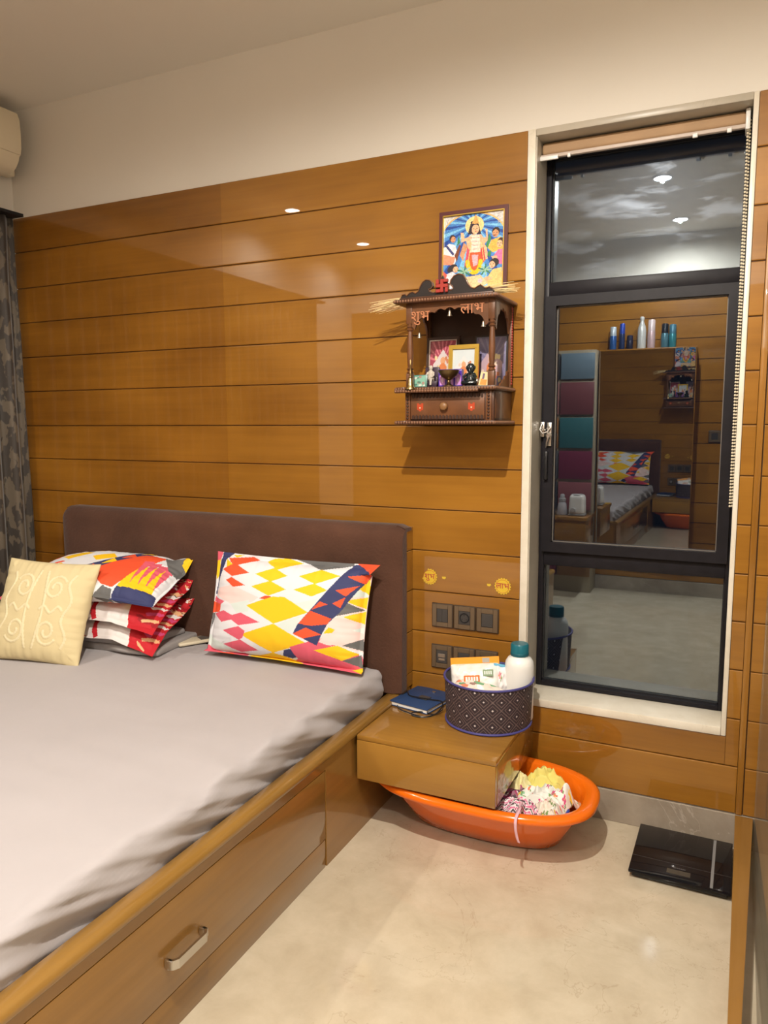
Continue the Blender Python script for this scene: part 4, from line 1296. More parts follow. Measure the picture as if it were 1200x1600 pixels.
# ================================================================== WALL SHRINE
sh = thing('wall_shrine', 'small carved dark wooden shrine hanging on the panelled wall', 'shrine', (-0.865, -0.11, 1.345))
def shp(name, mb, m, sm=35, parent=None):
    o = world_child(mb.build(name, m, sh, sm), sh)
    if parent is not None:
        o.parent = parent
        o.matrix_parent_inverse = Matrix.Identity(4)
    return o
SX0, SX1 = -1.036, -0.692
def bead_row(mb, p, q, n, r, sc=(1, 1, 1)):
    for i in range(n):
        t_ = (i + 0.5) / n
        mb.ball((p[0] + (q[0] - p[0]) * t_, p[1] + (q[1] - p[1]) * t_, p[2] + (q[2] - p[2]) * t_), r, 6, sc)
    return mb
def moulding(name, x0, x1, y0, z0, z1, m=M_dwood, beads=True):
    o = shp(name, MB().box(x0, x1, y0, -0.001, z0, z1, 0.003), m)
    if beads:
        mb = MB()
        zc = (z0 + z1) / 2
        bead_row(mb, (x0, y0, zc), (x1, y0, zc), int((x1 - x0) / 0.0095), 0.0048, (0.85, 0.7, 1))
        bead_row(mb, (x1, y0, zc), (x1, -0.003, zc), int(-y0 / 0.0095), 0.0048, (0.7, 0.85, 1))
        bead_row(mb, (x0, y0, zc), (x0, -0.003, zc), int(-y0 / 0.0095), 0.0048, (0.7, 0.85, 1))
        b = shp('bead_trim', mb, M_bead, 180, o); b['kind'] = 'stuff'
    return o
moulding('base_moulding', SX0, SX1, -0.228, 1.345, 1.357)
shp('drawer_case', MB().box(-1.004, -0.703, -0.205, -0.001, 1.357, 1.452, 0.001), M_dwood)
shp('side_panel', MB().box(-0.7035, -0.7015, -0.190, -0.020, 1.364, 1.446, 0.001), M_dwood2)
# drawer: reddish front between serrated strips, knob and two painted motifs
df = shp('drawer_front', MB().box(-0.986, -0.732, -0.2105, -0.204, 1.362, 1.444, 0.0015), M_dwood2)
mb = MB()
for zc, up in ((1.368, 1), (1.438, -1)):
    for i in range(21):
        x = -0.980 + i * 0.0118
        mb.prism([(x, zc - 0.006 * up), (x + 0.0085, zc - 0.006 * up), (x + 0.0085, zc + 0.004 * up), (x + 0.004, zc + 0.008 * up), (x, zc + 0.004 * up)], -0.2135, -0.2100)
b = shp('serrated_trim', mb, M_dwood3, None, df); b['kind'] = 'stuff'
kb = shp('knob', MB().lathe([(0.0, 0), (0.008, 0), (0.008, 0.004), (0.013, 0.008), (0.013, 0.014), (0.010, 0.017), (0, 0.018)], (-0.866, -0.2105, 1.403), 20, axis='Y'), pmat('knob_wood', (0.21, 0.10, 0.035), 0.45), 50, df)
for x in (-0.952, -0.775):
    mo_ = shp('painted_motif', MB().box(x - 0.011, x - 0.004, -0.2112, -0.2100, 1.392, 1.414).box(x + 0.004, x + 0.011, -0.2112, -0.2100, 1.392, 1.414).box(x - 0.004, x + 0.004, -0.2112, -0.2100, 1.388, 1.410), pmat('motif_red', (0.40, 0.045, 0.010), 0.5), None, df)
    shp('motif_dot', MB().lathe([(0, 0), (0.0028, 0), (0.0028, 0.0016), (0, 0.0016)], (x, -0.2110, 1.399), 10, axis='Y'), pmat('motif_cream', (0.62, 0.45, 0.30), 0.6), None, df)
for x in (-0.996, -0.718):
    st = shp('corner_stile', MB().box(x - 0.009, x + 0.009, -0.212, -0.202, 1.357, 1.452, 0.001), M_dwood2)
    b = shp('bead_trim', bead_row(MB(), (x, -0.212, 1.360), (x, -0.212, 1.450), 9, 0.0042), M_dwood3, 180, st); b['kind'] = 'stuff'
moulding('shelf', SX0, SX1, -0.228, 1.4525, 1.4665)
tr = shp('front_rail', MB().box(-1.030, -0.742, -0.245, -0.229, 1.447, 1.458, 0.002), M_dwood)
b = shp('bead_trim', bead_row(MB(), (-1.030, -0.245, 1.4525), (-0.742, -0.245, 1.4525), 30, 0.0046), M_bead, 180, tr); b['kind'] = 'stuff'
SHZ = 1.4668
shp('back_panel', MB().box(-1.004, -0.700, -0.010, -0.001, 1.4665, 1.735), M_dwood3)
# turned pillars
def pillar(x, y):
    mb = MB()
    mb.box(x - 0.0105, x + 0.0105, y - 0.0105, y + 0.0105, SHZ, 1.512, 0.001)
    mb.box(x - 0.0105, x + 0.0105, y - 0.0105, y + 0.0105, 1.672, 1.735, 0.001)
    mb.lathe([(0.0095, 1.512), (0.0125, 1.515), (0.0095, 1.519), (0.0075, 1.522), (0.0125, 1.527), (0.0075, 1.532), (0.0088, 1.545), (0.0105, 1.575), (0.0098, 1.610), (0.0078, 1.640), (0.0072, 1.648), (0.0122, 1.653), (0.0075, 1.658), (0.0118, 1.663), (0.009, 1.667), (0.0098, 1.672)], (x, y, 0), 16, cap=False)
    return shp('pillar', mb, M_dwood2, 40)
pillar(-0.994, -0.196); pillar(-0.714, -0.196)
ps = shp('rear_post', MB().box(-0.712, -0.700, -0.026, -0.010, SHZ, 1.735, 0.001), M_dwood2)
b = shp('bead_trim', bead_row(MB(), (-0.700, -0.022, 1.475), (-0.700, -0.022, 1.730), 30, 0.0042), M_red, 180, ps); b['kind'] = 'stuff'
shp('rear_post', MB().box(-1.004, -0.992, -0.026, -0.010, SHZ, 1.735, 0.001), M_dwood2)
# cusped arch in front and on the sides
def arch(x0, x1, zt, zb, cusps, depth):
    pts = [(x0, zt), (x0, zb)]
    w_ = x1 - x0
    n = 60
    for i in range(n + 1):
        s_ = i / n
        base = zb + (zt - 0.018 - zb) * math.sin(PI * s_) ** 0.55
        c = abs(math.sin(PI * s_ * cusps)) * depth
        pts.append((x0 + 0.010 + (w_ - 0.02) * s_, min(zt - 0.010, base + c - depth)))
    pts += [(x1, zb), (x1, zt)]
    return pts
fa = shp('front_arch', MB().prism(arch(-0.984, -0.724, 1.735, 1.662, 7, 0.008), -0.204, -0.196), M_dwood2, None)
sp_l = arch(-0.186, -0.026, 1.735, 1.650, 5, 0.008)
shp('side_arch', MB().prism([(a, b) for a, b in sp_l], -0.712, -0.706, 'YZ'), M_dwood2, None)
shp('side_arch', MB().prism([(a, b) for a, b in sp_l], -1.002, -0.996, 'YZ'), M_dwood2, None)
brk = [(-0.130, SHZ), (-0.026, SHZ), (-0.026, 1.525), (-0.035, 1.515), (-0.045, 1.520), (-0.055, 1.505), (-0.070, 1.503), (-0.080, 1.490), (-0.095, 1.490), (-0.105, 1.478), (-0.120, 1.478)]
shp('side_bracket', MB().prism(brk, -0.712, -0.706, 'YZ'), M_dwood2, None)
t1 = text_mesh('शुभ', 0.048, 0.0012, on_wall(-0.955, -0.2052, 1.694), M_text_or, 'carved_word', sh); world_child(t1, sh)
t2 = text_mesh('लाभ', 0.048, 0.0012, on_wall(-0.778, -0.2052, 1.708), M_text_or, 'carved_word', sh); world_child(t2, sh)
moulding('roof', SX0 - 0.002, SX1 + 0.002, -0.232, 1.735, 1.748)
shp('roof_cap', MB().box(-1.022, -0.706, -0.222, -0.001, 1.748, 1.754, 0.002), M_dwood)
# crest of scrolls with the red auspicious emblem
crest_l = [(-1.022, 1.753), (-1.016, 1.763), (-1.005, 1.766), (-0.998, 1.760), (-0.990, 1.768), (-0.978, 1.772), (-0.968, 1.766), (-0.958, 1.772), (-0.952, 1.786), (-0.944, 1.799), (-0.932, 1.806), (-0.918, 1.804), (-0.910, 1.796), (-0.908, 1.785), (-0.914, 1.777), (-0.922, 1.776), (-0.918, 1.768), (-0.908, 1.764), (-0.900, 1.764), (-0.900, 1.753)]
crest_r = [(-0.856, 1.753), (-0.856, 1.770), (-0.846, 1.768), (-0.838, 1.772), (-0.842, 1.780), (-0.850, 1.786), (-0.846, 1.799), (-0.836, 1.810), (-0.822, 1.815), (-0.806, 1.811), (-0.797, 1.799), (-0.790, 1.783), (-0.780, 1.771), (-0.768, 1.766), (-0.758, 1.772), (-0.748, 1.776), (-0.738, 1.768), (-0.730, 1.764), (-0.720, 1.768), (-0.710, 1.762), (-0.705, 1.753)]
for c_ in (crest_l, crest_r):
    shp('crest_scroll', MB().prism(c_, -0.214, -0.200), M_black_lac, None)
    cx_ = sum(p[0] for p in c_) / len(c_)
    mb = MB().tube([(a, -0.2145, b) for a, b in c_[1:-1]], 0.0022, 6)
    shp('crest_edge', mb, M_dwood2, 180)
shp('crest_spire', MB().prism([(-0.900, 1.753), (-0.856, 1.753), (-0.856, 1.790), (-0.868, 1.800), (-0.876, 1.816), (-0.884, 1.800), (-0.900, 1.792)], -0.210, -0.200), M_black_lac, None)
mb = MB()
ex, ez, a_, b_ = -0.876, 1.783, 0.0205, 0.0052
mb.box(ex - a_, ex + a_, -0.219, -0.210, ez - b_, ez + b_, 0.0012, 1).box(ex - b_, ex + b_, -0.2192, -0.210, ez - a_, ez + a_, 0.0012, 1)
mb.box(ex + b_, ex + a_, -0.2188, -0.210, ez + a_ - 2 * b_, ez + a_, 0.0012, 1).box(ex - a_, ex - b_, -0.2188, -0.210, ez - a_, ez - a_ + 2 * b_, 0.0012, 1)
mb.box(ex + a_ - 2 * b_, ex + a_, -0.2186, -0.210, ez - a_, ez - b_, 0.0012, 1).box(ex - a_, ex - a_ + 2 * b_, -0.2186, -0.210, ez + b_, ez + a_, 0.0012, 1)
em = shp('emblem', mb, M_red, None); em['label'] = 'red carved auspicious emblem'

# bells hanging under the shrine roof
def bell_profile(s_):
    return [(0.0, 0.030 * s_), (0.003 * s_, 0.029 * s_), (0.006 * s_, 0.026 * s_), (0.0075 * s_, 0.016 * s_), (0.0095 * s_, 0.007 * s_), (0.013 * s_, 0.001 * s_), (0.013 * s_, 0.0), (0.0105 * s_, 0.001 * s_), (0.0, 0.020 * s_)]
for x, y, z, lb in ((-0.855, -0.200, 1.690, 'tiny bell hanging at the middle of the shrine arch'), (-0.742, -0.200, 1.650, 'tiny bell hanging by the right pillar of the shrine'), (-0.968, -0.180, 1.628, 'tiny bell hanging by the left pillar of the shrine')):
    t = thing('hanging_bell', lb, 'bell', (x, y, z), group='bells hanging in the shrine')
    MB().lathe(bell_profile(0.62), n=16, cap=False).build('bell_cup', pmat('bell_metal', (0.50, 0.42, 0.32), 0.35, 0.9) if 'bell_metal' not in bpy.data.materials else bpy.data.materials['bell_metal'], t, 60)
    MB().tube([(0, 0, 0.018), (0, 0, 0.034)], 0.0007, 5).build('string', M_dwood3, t)

# ---- framed pictures
def framed(name, label, x0, y, z0, w_, h_, fw_, dp, m, img, lean=0.0, inner=None, glass_gloss=True, yaw=0.0):
    t = thing(name, label, 'picture', (x0 + w_ / 2, y, z0), (math.radians(-lean), 0, math.radians(yaw)))
    a = w_ / 2
    def rail_(pts):
        MB().prism(pts, -dp, 0.0).build('frame_rail', m, t, None)
    rail_([(-a, 0), (-a + fw_, fw_), (-a + fw_, h_ - fw_), (-a, h_)])
    rail_([(a, 0), (a, h_), (a - fw_, h_ - fw_), (a - fw_, fw_)])
    rail_([(-a, h_), (-a + fw_, h_ - fw_), (a - fw_, h_ - fw_), (a, h_)])
    rail_([(-a, 0), (a, 0), (a - fw_, fw_), (-a + fw_, fw_)])
    MB().box(-a + 0.001, a - 0.001, -0.002, -0.0005, 0.001, h_ - 0.001).build('backing', M_dwood3, t)
    iw, ih = w_ - 2 * fw_, h_ - 2 * fw_
    if inner is not None:
        f2 = 0.16 * fw_ + 0.0012
        mb = MB()
        mb.box(-a + fw_, -a + fw_ + f2, -dp - 0.0006, -dp * 0.4, fw_, h_ - fw_).box(a - fw_ - f2, a - fw_, -dp - 0.0006, -dp * 0.4, fw_, h_ - fw_)
        mb.box(-a + fw_, a - fw_, -dp - 0.0006, -dp * 0.4, fw_, fw_ + f2).box(-a + fw_, a - fw_, -dp - 0.0006, -dp * 0.4, h_ - fw_ - f2, h_ - fw_)
        mb.build('slip', inner, t, None)
    print_panel('print', img, iw, ih, M_gloss_print, t, Matrix.Translation((-iw / 2, -dp * 0.45, fw_)))
    return t
SKIN, SK2 = (226, 176, 138), (204, 146, 106)
def devotional():
    im = Img(150, 186, (70, 130, 196))
    # coordinates of the crop, mapped to the sheet
    im.T = quad_map((205, 240), (935, 148), (915, 1160), (170, 1160))
    cx, cy = 560, 330
    for k in range(28):
        a = PI * 2 * k / 28
        im.poly([(cx, cy), (cx + 900 * math.cos(a), cy + 900 * math.sin(a)), (cx + 900 * math.cos(a + 0.11), cy + 900 * math.sin(a + 0.11))], (30, 70, 150) if k % 2 else (120, 185, 225))
    im.T2 = im.T
    # pale corners outside the arch
    n = 40
    arcp = [(560 + 390 * math.cos(PI * i / n), 520 - 330 * math.sin(PI * i / n) - 25 * math.cos(PI * i / n)) for i in range(n + 1)]
    im.poly(arcp[:21][::-1] + [(950, 500), (960, 130), (560, 180)], (206, 202, 200))
    im.poly([(560, 180)] + arcp[20:] + [(170, 500), (190, 230)], (206, 202, 200))
    for i in range(n):
        im.line(arcp[i], arcp[i + 1], 0.022, (214, 176, 112))
    rs = np.random.RandomState(1)
    for k in range(60):
        im.ell((rs.uniform(210, 300) if k % 2 else rs.uniform(830, 930), rs.uniform(180, 330)), 0.01, 0.008, (164, 160, 160), rs.rand() * 3) if k % 3 == 0 else None
    # greenery
    for p in ([(350, 600), (370, 470), (390, 560)], [(690, 620), (740, 450), (760, 520), (720, 640)], [(700, 720), (780, 640), (740, 760)]):
        im.poly(p, (60, 130, 80))
    # central standing figure: halo, crown, head, torso, arms, red and pink drapery, garland
    im.ell((560, 350), 0.150, 0.120, (236, 206, 140))
    im.poly([(480, 460), (520, 300), (600, 300), (640, 460)], (44, 36, 50))
    im.poly([(530, 330), (575, 205), (615, 330)], (214, 160, 90))
    im.ell((570, 400), 0.060, 0.062, SKIN)
    im.poly([(505, 470), (640, 465), (690, 540), (660, 720), (480, 720), (460, 540)], SKIN)
    im.poly([(470, 540), (400, 560), (395, 440), (430, 440), (440, 510), (500, 490)], SKIN)
    im.poly([(660, 510), (700, 500), (690, 390), (715, 400), (720, 540), (680, 580)], SKIN)
    im.poly([(430, 560), (380, 720), (420, 800), (440, 700), (480, 620)], SK2)
    im.poly([(660, 560), (710, 640), (715, 780), (680, 790), (670, 680)], SKIN)
    im.poly([(470, 620), (510, 680), (480, 880), (430, 880)], (206, 76, 96))
    im.poly([(620, 650), (665, 620), (690, 790), (640, 850), (620, 780)], (206, 60, 66))
    im.poly([(520, 480), (620, 480), (630, 700), (560, 800), (500, 700)], (226, 206, 186))
    im.poly([(500, 690), (630, 690), (650, 800), (600, 960), (520, 960), (470, 820)], (214, 92, 50))
    im.poly([(520, 720), (600, 720), (590, 850), (540, 870)], (222, 170, 180))
    for i in range(26):
        a = PI * (0.05 + 0.9 * i / 25)
        im.ell((550 + 80 * math.cos(a), 780 + 170 * math.sin(a)), 0.034, 0.028, (238, 190, 30))
    # attendants, flowers, offerings
    im.ell((300, 505), 0.050, 0.046, (52, 38, 36)); im.ell((308, 520), 0.040, 0.040, SK2)
    im.poly([(200, 620), (260, 570), (330, 590), (360, 700), (320, 830), (190, 830)], (226, 222, 226))
    im.poly([(215, 600), (240, 590), (320, 700), (300, 720)], (60, 66, 120))
    im.poly([(190, 700), (330, 740), (300, 840), (190, 830)], (222, 140, 110))
    im.poly([(320, 720), (380, 580), (395, 600), (345, 800)], (120, 66, 40))
    im.ell((820, 430), 0.062, 0.055, (44, 32, 32)); im.ell((815, 455), 0.050, 0.050, SK2)
    im.line((785, 482), (825, 476), 0.010, (40, 26, 24))
    im.poly([(720, 640), (760, 540), (880, 500), (925, 560), (900, 660), (780, 700)], (232, 176, 80))
    im.ell((885, 560), 0.055, 0.050, (56, 36, 34)); im.ell((865, 590), 0.045, 0.048, SKIN)
    im.poly([(780, 760), (850, 660), (915, 660), (915, 860), (830, 850)], (222, 110, 160))
    im.poly([(760, 750), (830, 740), (840, 775), (780, 785)], SKIN)
    im.ell((290, 880), 0.085, 0.050, (46, 40, 48), 0.4); im.ell((330, 895), 0.045, 0.042, SKIN)
    im.poly([(200, 960), (290, 920), (360, 980), (380, 1100), (180, 1160)], (224, 214, 220))
    im.poly([(180, 900), (230, 960), (190, 1060), (170, 1060)], (206, 90, 80))
    im.ell((800, 830), 0.075, 0.055, (44, 34, 36)); im.ell((770, 860), 0.048, 0.045, SKIN)
    im.poly([(700, 1040), (780, 920), (890, 900), (915, 1160), (720, 1160)], (232, 190, 120))
    im.poly([(600, 1060), (700, 1010), (780, 1030), (700, 1080)], SKIN)
    for c0 in ((430, 930), (680, 920)):
        for k in range(9):
            a = PI * 2 * k / 9
            im.line(c0, (c0[0] + 85 * math.cos(a), c0[1] + 75 * math.sin(a)), 0.022, (60, 120, 84) if k % 2 else (150, 186, 160))
    im.poly([(380, 1010), (620, 980), (720, 1100), (600, 1160), (400, 1160)], (228, 196, 150))
    for hx_, hy_ in ((570, 400), (308, 520), (815, 455), (865, 590), (330, 895), (770, 860)):
        im.ell((hx_ - 20, hy_ - 8), 0.010, 0.005, (50, 34, 34)); im.ell((hx_ + 18, hy_ - 10), 0.010, 0.005, (50, 34, 34))
        im.ell((hx_, hy_ + 26), 0.014, 0.005, (176, 70, 66)); im.ell((hx_, hy_ + 8), 0.006, 0.010, (196, 130, 96))
    for k in range(9):
        im.line((500 + k * 4, 480 + k * 24), (620 - k * 4, 478 + k * 24), 0.006, (216, 140, 150) if k % 2 else (240, 232, 220))
    im.line((520, 560), (470, 860), 0.012, (230, 190, 120)); im.line((640, 560), (668, 800), 0.012, (230, 190, 120))
    im.ell((620, 1060), 0.04, 0.03, (220, 190, 200)); im.ell((400, 1110), 0.05, 0.03, (228, 170, 60))
    rs2 = np.random.RandomState(9)
    g_ = np.repeat(np.repeat(rs2.uniform(0.78, 1.12, (62, 50)), 3, 0), 3, 1)[:im.h, :im.w]
    im.a = np.clip(im.a * g_[..., None], 0, 0.9)
    return im
fr = framed('picture_frame', 'large devotional print with blue rays in a maroon frame above the shrine', -0.966, -0.004, 1.790, 0.243, 0.276, 0.0125, 0.014, pmat('maroon_frame', (0.085, 0.020, 0.022), 0.35, coat=0.3), devotional(), 2.0, M_gold)
fr['category'] = 'picture'
MB().tube([(0.012 * math.cos(t_ * PI / 10), 0.0 - 0.003, 0.276 + 0.011 * math.sin(t_ * PI / 10)) for t_ in range(11)], 0.002, 6).build('hook', M_dwood2, fr)

def ganesh_like(bg, fig, ac, rays=True, seed=1):
    rs = np.random.RandomState(seed)
    im = Img(56, 70, bg)
    if rays:
        for k in range(9):
            a = PI * (0.1 + 0.8 * k / 8)
            im.poly([(0.5, 0.5), (0.5 + math.cos(a), 0.5 + math.sin(a)), (0.5 + math.cos(a + 0.12), 0.5 + math.sin(a + 0.12))], ac)
    im.poly([(0.14, 0.48), (0.36, 0.66), (0.5, 0.80), (0.64, 0.66), (0.88, 0.48), (0.84, 0.2), (0.16, 0.2)], fig)
    for k in range(26):
        im.ell((rs.uniform(0.2, 0.8), rs.uniform(0.05, 0.62)), 0.05, 0.045, [(206, 186, 168), (190, 120, 86), (150, 110, 90), (216, 200, 150)][k % 4], rs.rand() * 3)
    im.ell((0.5, 0.55), 0.09, 0.08, (206, 150, 110)); im.ell((0.5, 0.36), 0.15, 0.14, (204, 120, 70)); im.ell((0.5, 0.18), 0.2, 0.08, (196, 90, 60))
    return im
framed('picture_frame', 'dark framed picture with pink rays at the left inside the shrine', -1.000, -0.040, SHZ, 0.120, 0.178, 0.010, 0.008, M_dwood3, ganesh_like((150, 60, 78), (200, 190, 190), (196, 110, 122), True, 2), 5, pmat('silver_slip', (0.62, 0.58, 0.55), 0.3, 0.8), yaw=0)
framed('picture_frame', 'small gold framed picture in the middle of the shrine', -0.900, -0.086, SHZ, 0.106, 0.143, 0.011, 0.010, M_gold, ganesh_like((196, 204, 206), (214, 206, 206), (180, 190, 196), False, 5), 5, M_gold)
framed('picture_frame', 'tall bluish picture with a pale figure at the right inside the shrine', -0.826, -0.034, SHZ, 0.116, 0.176, 0.006, 0.006, M_black_lac, ganesh_like((112, 106, 138), (176, 150, 160), (130, 124, 152), True, 8), 4, pmat('blue_slip', (0.20, 0.20, 0.30), 0.4))

# ---- small things standing in the shrine
t = thing('figurine', 'small white seated figurine on a dark purple throne in the shrine', 'figurine', (-0.945, -0.128, SHZ))
MB().box(-0.026, 0.026, 0.006, 0.016, 0.0, 0.070, 0.004).box(-0.028, 0.028, -0.024, 0.012, 0.0, 0.022, 0.003).box(-0.028, -0.020, -0.020, 0.010, 0.0, 0.036, 0.003).box(0.020, 0.028, -0.020, 0.010, 0.0, 0.036, 0.003).build('throne', pmat('purple_throne', (0.035, 0.018, 0.035), 0.4), t)
mb = MB()
mb.lathe([(0.0, 0.022), (0.012, 0.022), (0.0125, 0.034), (0.0100, 0.046), (0.0115, 0.052), (0.0065, 0.057), (0.0042, 0.059), (0.0062, 0.062), (0.0068, 0.067), (0.0050, 0.073), (0.0, 0.075)], (0, -0.006, 0), 16, sy=0.75)
mb.tube([(-0.010, -0.008, 0.051), (-0.013, -0.014, 0.040), (-0.006, -0.020, 0.034)], [0.0038, 0.0035, 0.0028], 7).tube([(0.010, -0.008, 0.051), (0.013, -0.014, 0.040), (0.006, -0.020, 0.034)], [0.0038, 0.0035, 0.0028], 7)
mb.tube([(-0.006, -0.010, 0.028), (-0.008, -0.026, 0.028), (-0.007, -0.028, 0.008)], [0.0058, 0.005, 0.0038], 8).tube([(0.006, -0.010, 0.028), (0.008, -0.026, 0.028), (0.007, -0.028, 0.008)], [0.0058, 0.005, 0.0038], 8)
mb.build('seated_figure', pmat('ivory_resin', (0.48, 0.43, 0.36), 0.5), t, 60)
# green card in a slim frame at the left front
t = thing('photo_card', 'small green framed card at the left front of the shrine shelf', 'card', (-0.974, -0.176, SHZ), (math.radians(-8), 0, math.radians(4)))
MB().box(-0.031, 0.031, -0.002, 0.003, 0.0, 0.042, 0.001).build('card_frame', pmat('teal_card', (0.07, 0.19, 0.16), 0.3), t)
im = Img(30, 20, (120, 170, 150))
for k in range(14): im.ell((random.random(), random.random()), 0.14, 0.10, [(80, 120, 104), (196, 200, 190), (150, 120, 110)][k % 3], k)
print_panel('print', im, 0.050, 0.034, M_gloss_print, t, Matrix.Translation((-0.025, -0.0026, 0.004)))
# hand bell
t = thing('hand_bell', 'brass hand bell with a tall handle on the shrine front rail', 'bell', (-0.976, -0.236, 1.4585))
MB().lathe([(0.0, 0.040), (0.005, 0.039), (0.008, 0.034), (0.009, 0.020), (0.012, 0.009), (0.0185, 0.001), (0.0185, 0.0), (0.016, 0.001), (0.0, 0.030)], n=22, cap=False).build('bell_cup', M_brass, t, 60)
MB().lathe([(0.0, 0.038), (0.0035, 0.040), (0.0025, 0.046), (0.0042, 0.050), (0.0024, 0.055), (0.0022, 0.075), (0.0040, 0.079), (0.0022, 0.083), (0.0034, 0.090), (0.0, 0.098)], n=14, cap=False).build('handle', M_brass, t, 60)
# purple box
t = thing('incense_box', 'purple printed box standing behind the brass bowl in the shrine', 'box', (-0.866, -0.152, SHZ), (0, 0, math.radians(3)))
MB().box(-0.040, 0.040, -0.012, 0.012, 0.0, 0.058, 0.001).build('carton', pmat('violet_card', (0.085, 0.035, 0.30), 0.35), t)
im = Img(48, 34, (72, 44, 150))
for x in (0.16, 0.52, 0.85):
    im.poly([(x - 0.12, 0.10), (x + 0.12, 0.10), (x + 0.12, 0.62), (x, 0.80), (x - 0.12, 0.62)], (196, 140, 208)); im.ell((x, 0.38), 0.05, 0.14, (226, 196, 226))
for k in range(16): im.ell((k / 15, 0.93), 0.026, 0.030, (206, 196, 226))
print_panel('print', im, 0.078, 0.056, M_gloss_print, t, Matrix.Translation((-0.039, -0.0124, 0.001)))
# pedestal bowl
t = thing('brass_bowl', 'dark brass pedestal bowl in front of the purple box', 'bowl', (-0.858, -0.196, SHZ))
MB().lathe([(0, 0), (0.016, 0.0), (0.016, 0.003), (0.010, 0.006), (0.005, 0.011), (0.0065, 0.015), (0.005, 0.019), (0.012, 0.024), (0.025, 0.033), (0.033, 0.047), (0.0345, 0.052), (0.032, 0.052), (0.023, 0.036), (0.010, 0.028), (0, 0.027)], n=32).build('bowl', pmat('tarnished_brass', (0.20, 0.14, 0.065), 0.38, 1.0), t, 50)
# black idol
t = thing('black_idol', 'shiny black seated idol at the right of the shrine shelf', 'figurine', (-0.793, -0.168, SHZ))
mb = MB()
mb.lathe([(0, 0), (0.021, 0), (0.021, 0.006), (0.017, 0.008), (0.0195, 0.014), (0.0185, 0.024), (0.013, 0.036), (0.0145, 0.042), (0.008, 0.045), (0.0125, 0.050), (0.0145, 0.058), (0.0120, 0.068), (0.0065, 0.073), (0, 0.074)], n=22, sy=0.8)
mb.tube([(-0.013, -0.004, 0.040), (-0.020, -0.010, 0.030), (-0.014, -0.017, 0.022)], [0.005, 0.0045, 0.004], 8).tube([(0.013, -0.004, 0.040), (0.020, -0.010, 0.030), (0.014, -0.017, 0.022)], [0.005, 0.0045, 0.004], 8)
mb.tube([(-0.012, -0.006, 0.013), (-0.022, -0.014, 0.012), (0.000, -0.020, 0.011)], [0.007, 0.007, 0.005], 8).tube([(0.012, -0.006, 0.013), (0.022, -0.014, 0.012), (0.000, -0.021, 0.011)], [0.007, 0.007, 0.005], 8)
mb.tube([(0.0, -0.010, 0.060), (0.001, -0.016, 0.052), (0.003, -0.017, 0.042)], [0.004, 0.0035, 0.002], 7)
mb.ball((-0.014, 0, 0.060), 0.006, 8, (0.5, 0.5, 1)); mb.ball((0.014, 0, 0.060), 0.006, 8, (0.5, 0.5, 1))
mb.build('idol_body', pmat('black_stone', (0.012, 0.018, 0.020), 0.15, coat=0.6), t, 60)
MB().lathe([(0, 0), (0.004, 0.0), (0.005, 0.004), (0.003, 0.012), (0, 0.013)], (0.026, -0.012, 0.012), 10).build('silver_charm', M_steel, t, 60)
# leaning card and little pot
t = thing('prayer_card', 'cream and orange card leaning by the right shrine pillar', 'card', (-0.748, -0.182, SHZ), (math.radians(-14), math.radians(6), math.radians(-8)))
im = Img(16, 22, (216, 196, 150)); im.poly([(0.1, 0.05), (0.9, 0.05), (0.9, 0.45), (0.1, 0.5)], (206, 140, 70)); im.poly([(0.25, 0.5), (0.5, 0.5), (0.5, 0.92), (0.25, 0.92)], (110, 90, 110))
MB().box(-0.016, 0.016, 0.0, 0.0012, 0.0, 0.046).build('card_stock', pmat('card_cream', (0.60, 0.50, 0.34), 0.5), t)
print_panel('print', im, 0.030, 0.044, M_gloss_print, t, Matrix.Translation((-0.015, -0.0004, 0.001)))
t = thing('tiny_pot', 'tiny dark pot with a lid behind the leaning card', 'pot', (-0.752, -0.118, SHZ))
MB().lathe([(0, 0), (0.010, 0), (0.014, 0.010), (0.012, 0.030), (0.008, 0.036), (0.012, 0.039), (0, 0.040)], n=18).build('pot_body', M_black_lac, t, 60)
MB().lathe([(0.012, 0.039), (0.012, 0.043), (0.004, 0.047), (0.004, 0.052), (0, 0.053)], n=18).build('lid', M_brass, t, 60)

# dried grass stalks lying across the shrine roof
mb = MB()
rs = np.random.RandomState(5)
for k in range(46):
    left = k % 2 == 0
    y = -0.11 + rs.uniform(-0.04, 0.03)
    if left:
        p = (-0.985 + rs.uniform(-0.02, 0.05), y, 1.758 + rs.uniform(0, 0.012)); q = (-1.095 - rs.uniform(0, 0.065), y - rs.uniform(0.0, 0.05), 1.742 + rs.uniform(-0.018, 0.022))
    else:
        p = (-0.80 + rs.uniform(-0.05, 0.02), y, 1.760 + rs.uniform(0, 0.014)); q = (-0.672 + rs.uniform(-0.03, 0.030), y - rs.uniform(0, 0.06), 1.770 + rs.uniform(-0.014, 0.018))
    mb.tube([p, ((p[0] + q[0]) / 2, (p[1] + q[1]) / 2, (p[2] + q[2]) / 2 + 0.004), q], [0.0011, 0.0012, 0.0006], 5)
mb.tube([(-1.0, -0.11, 1.760), (-0.9, -0.115, 1.764), (-0.79, -0.11, 1.762)], 0.006, 8)
o = mb.build('dried_grass_bundle', pmat('straw', (0.78, 0.62, 0.32), 0.7))
tag(o, 'bundle of dry straw stalks lying across the shrine roof', 'straw')

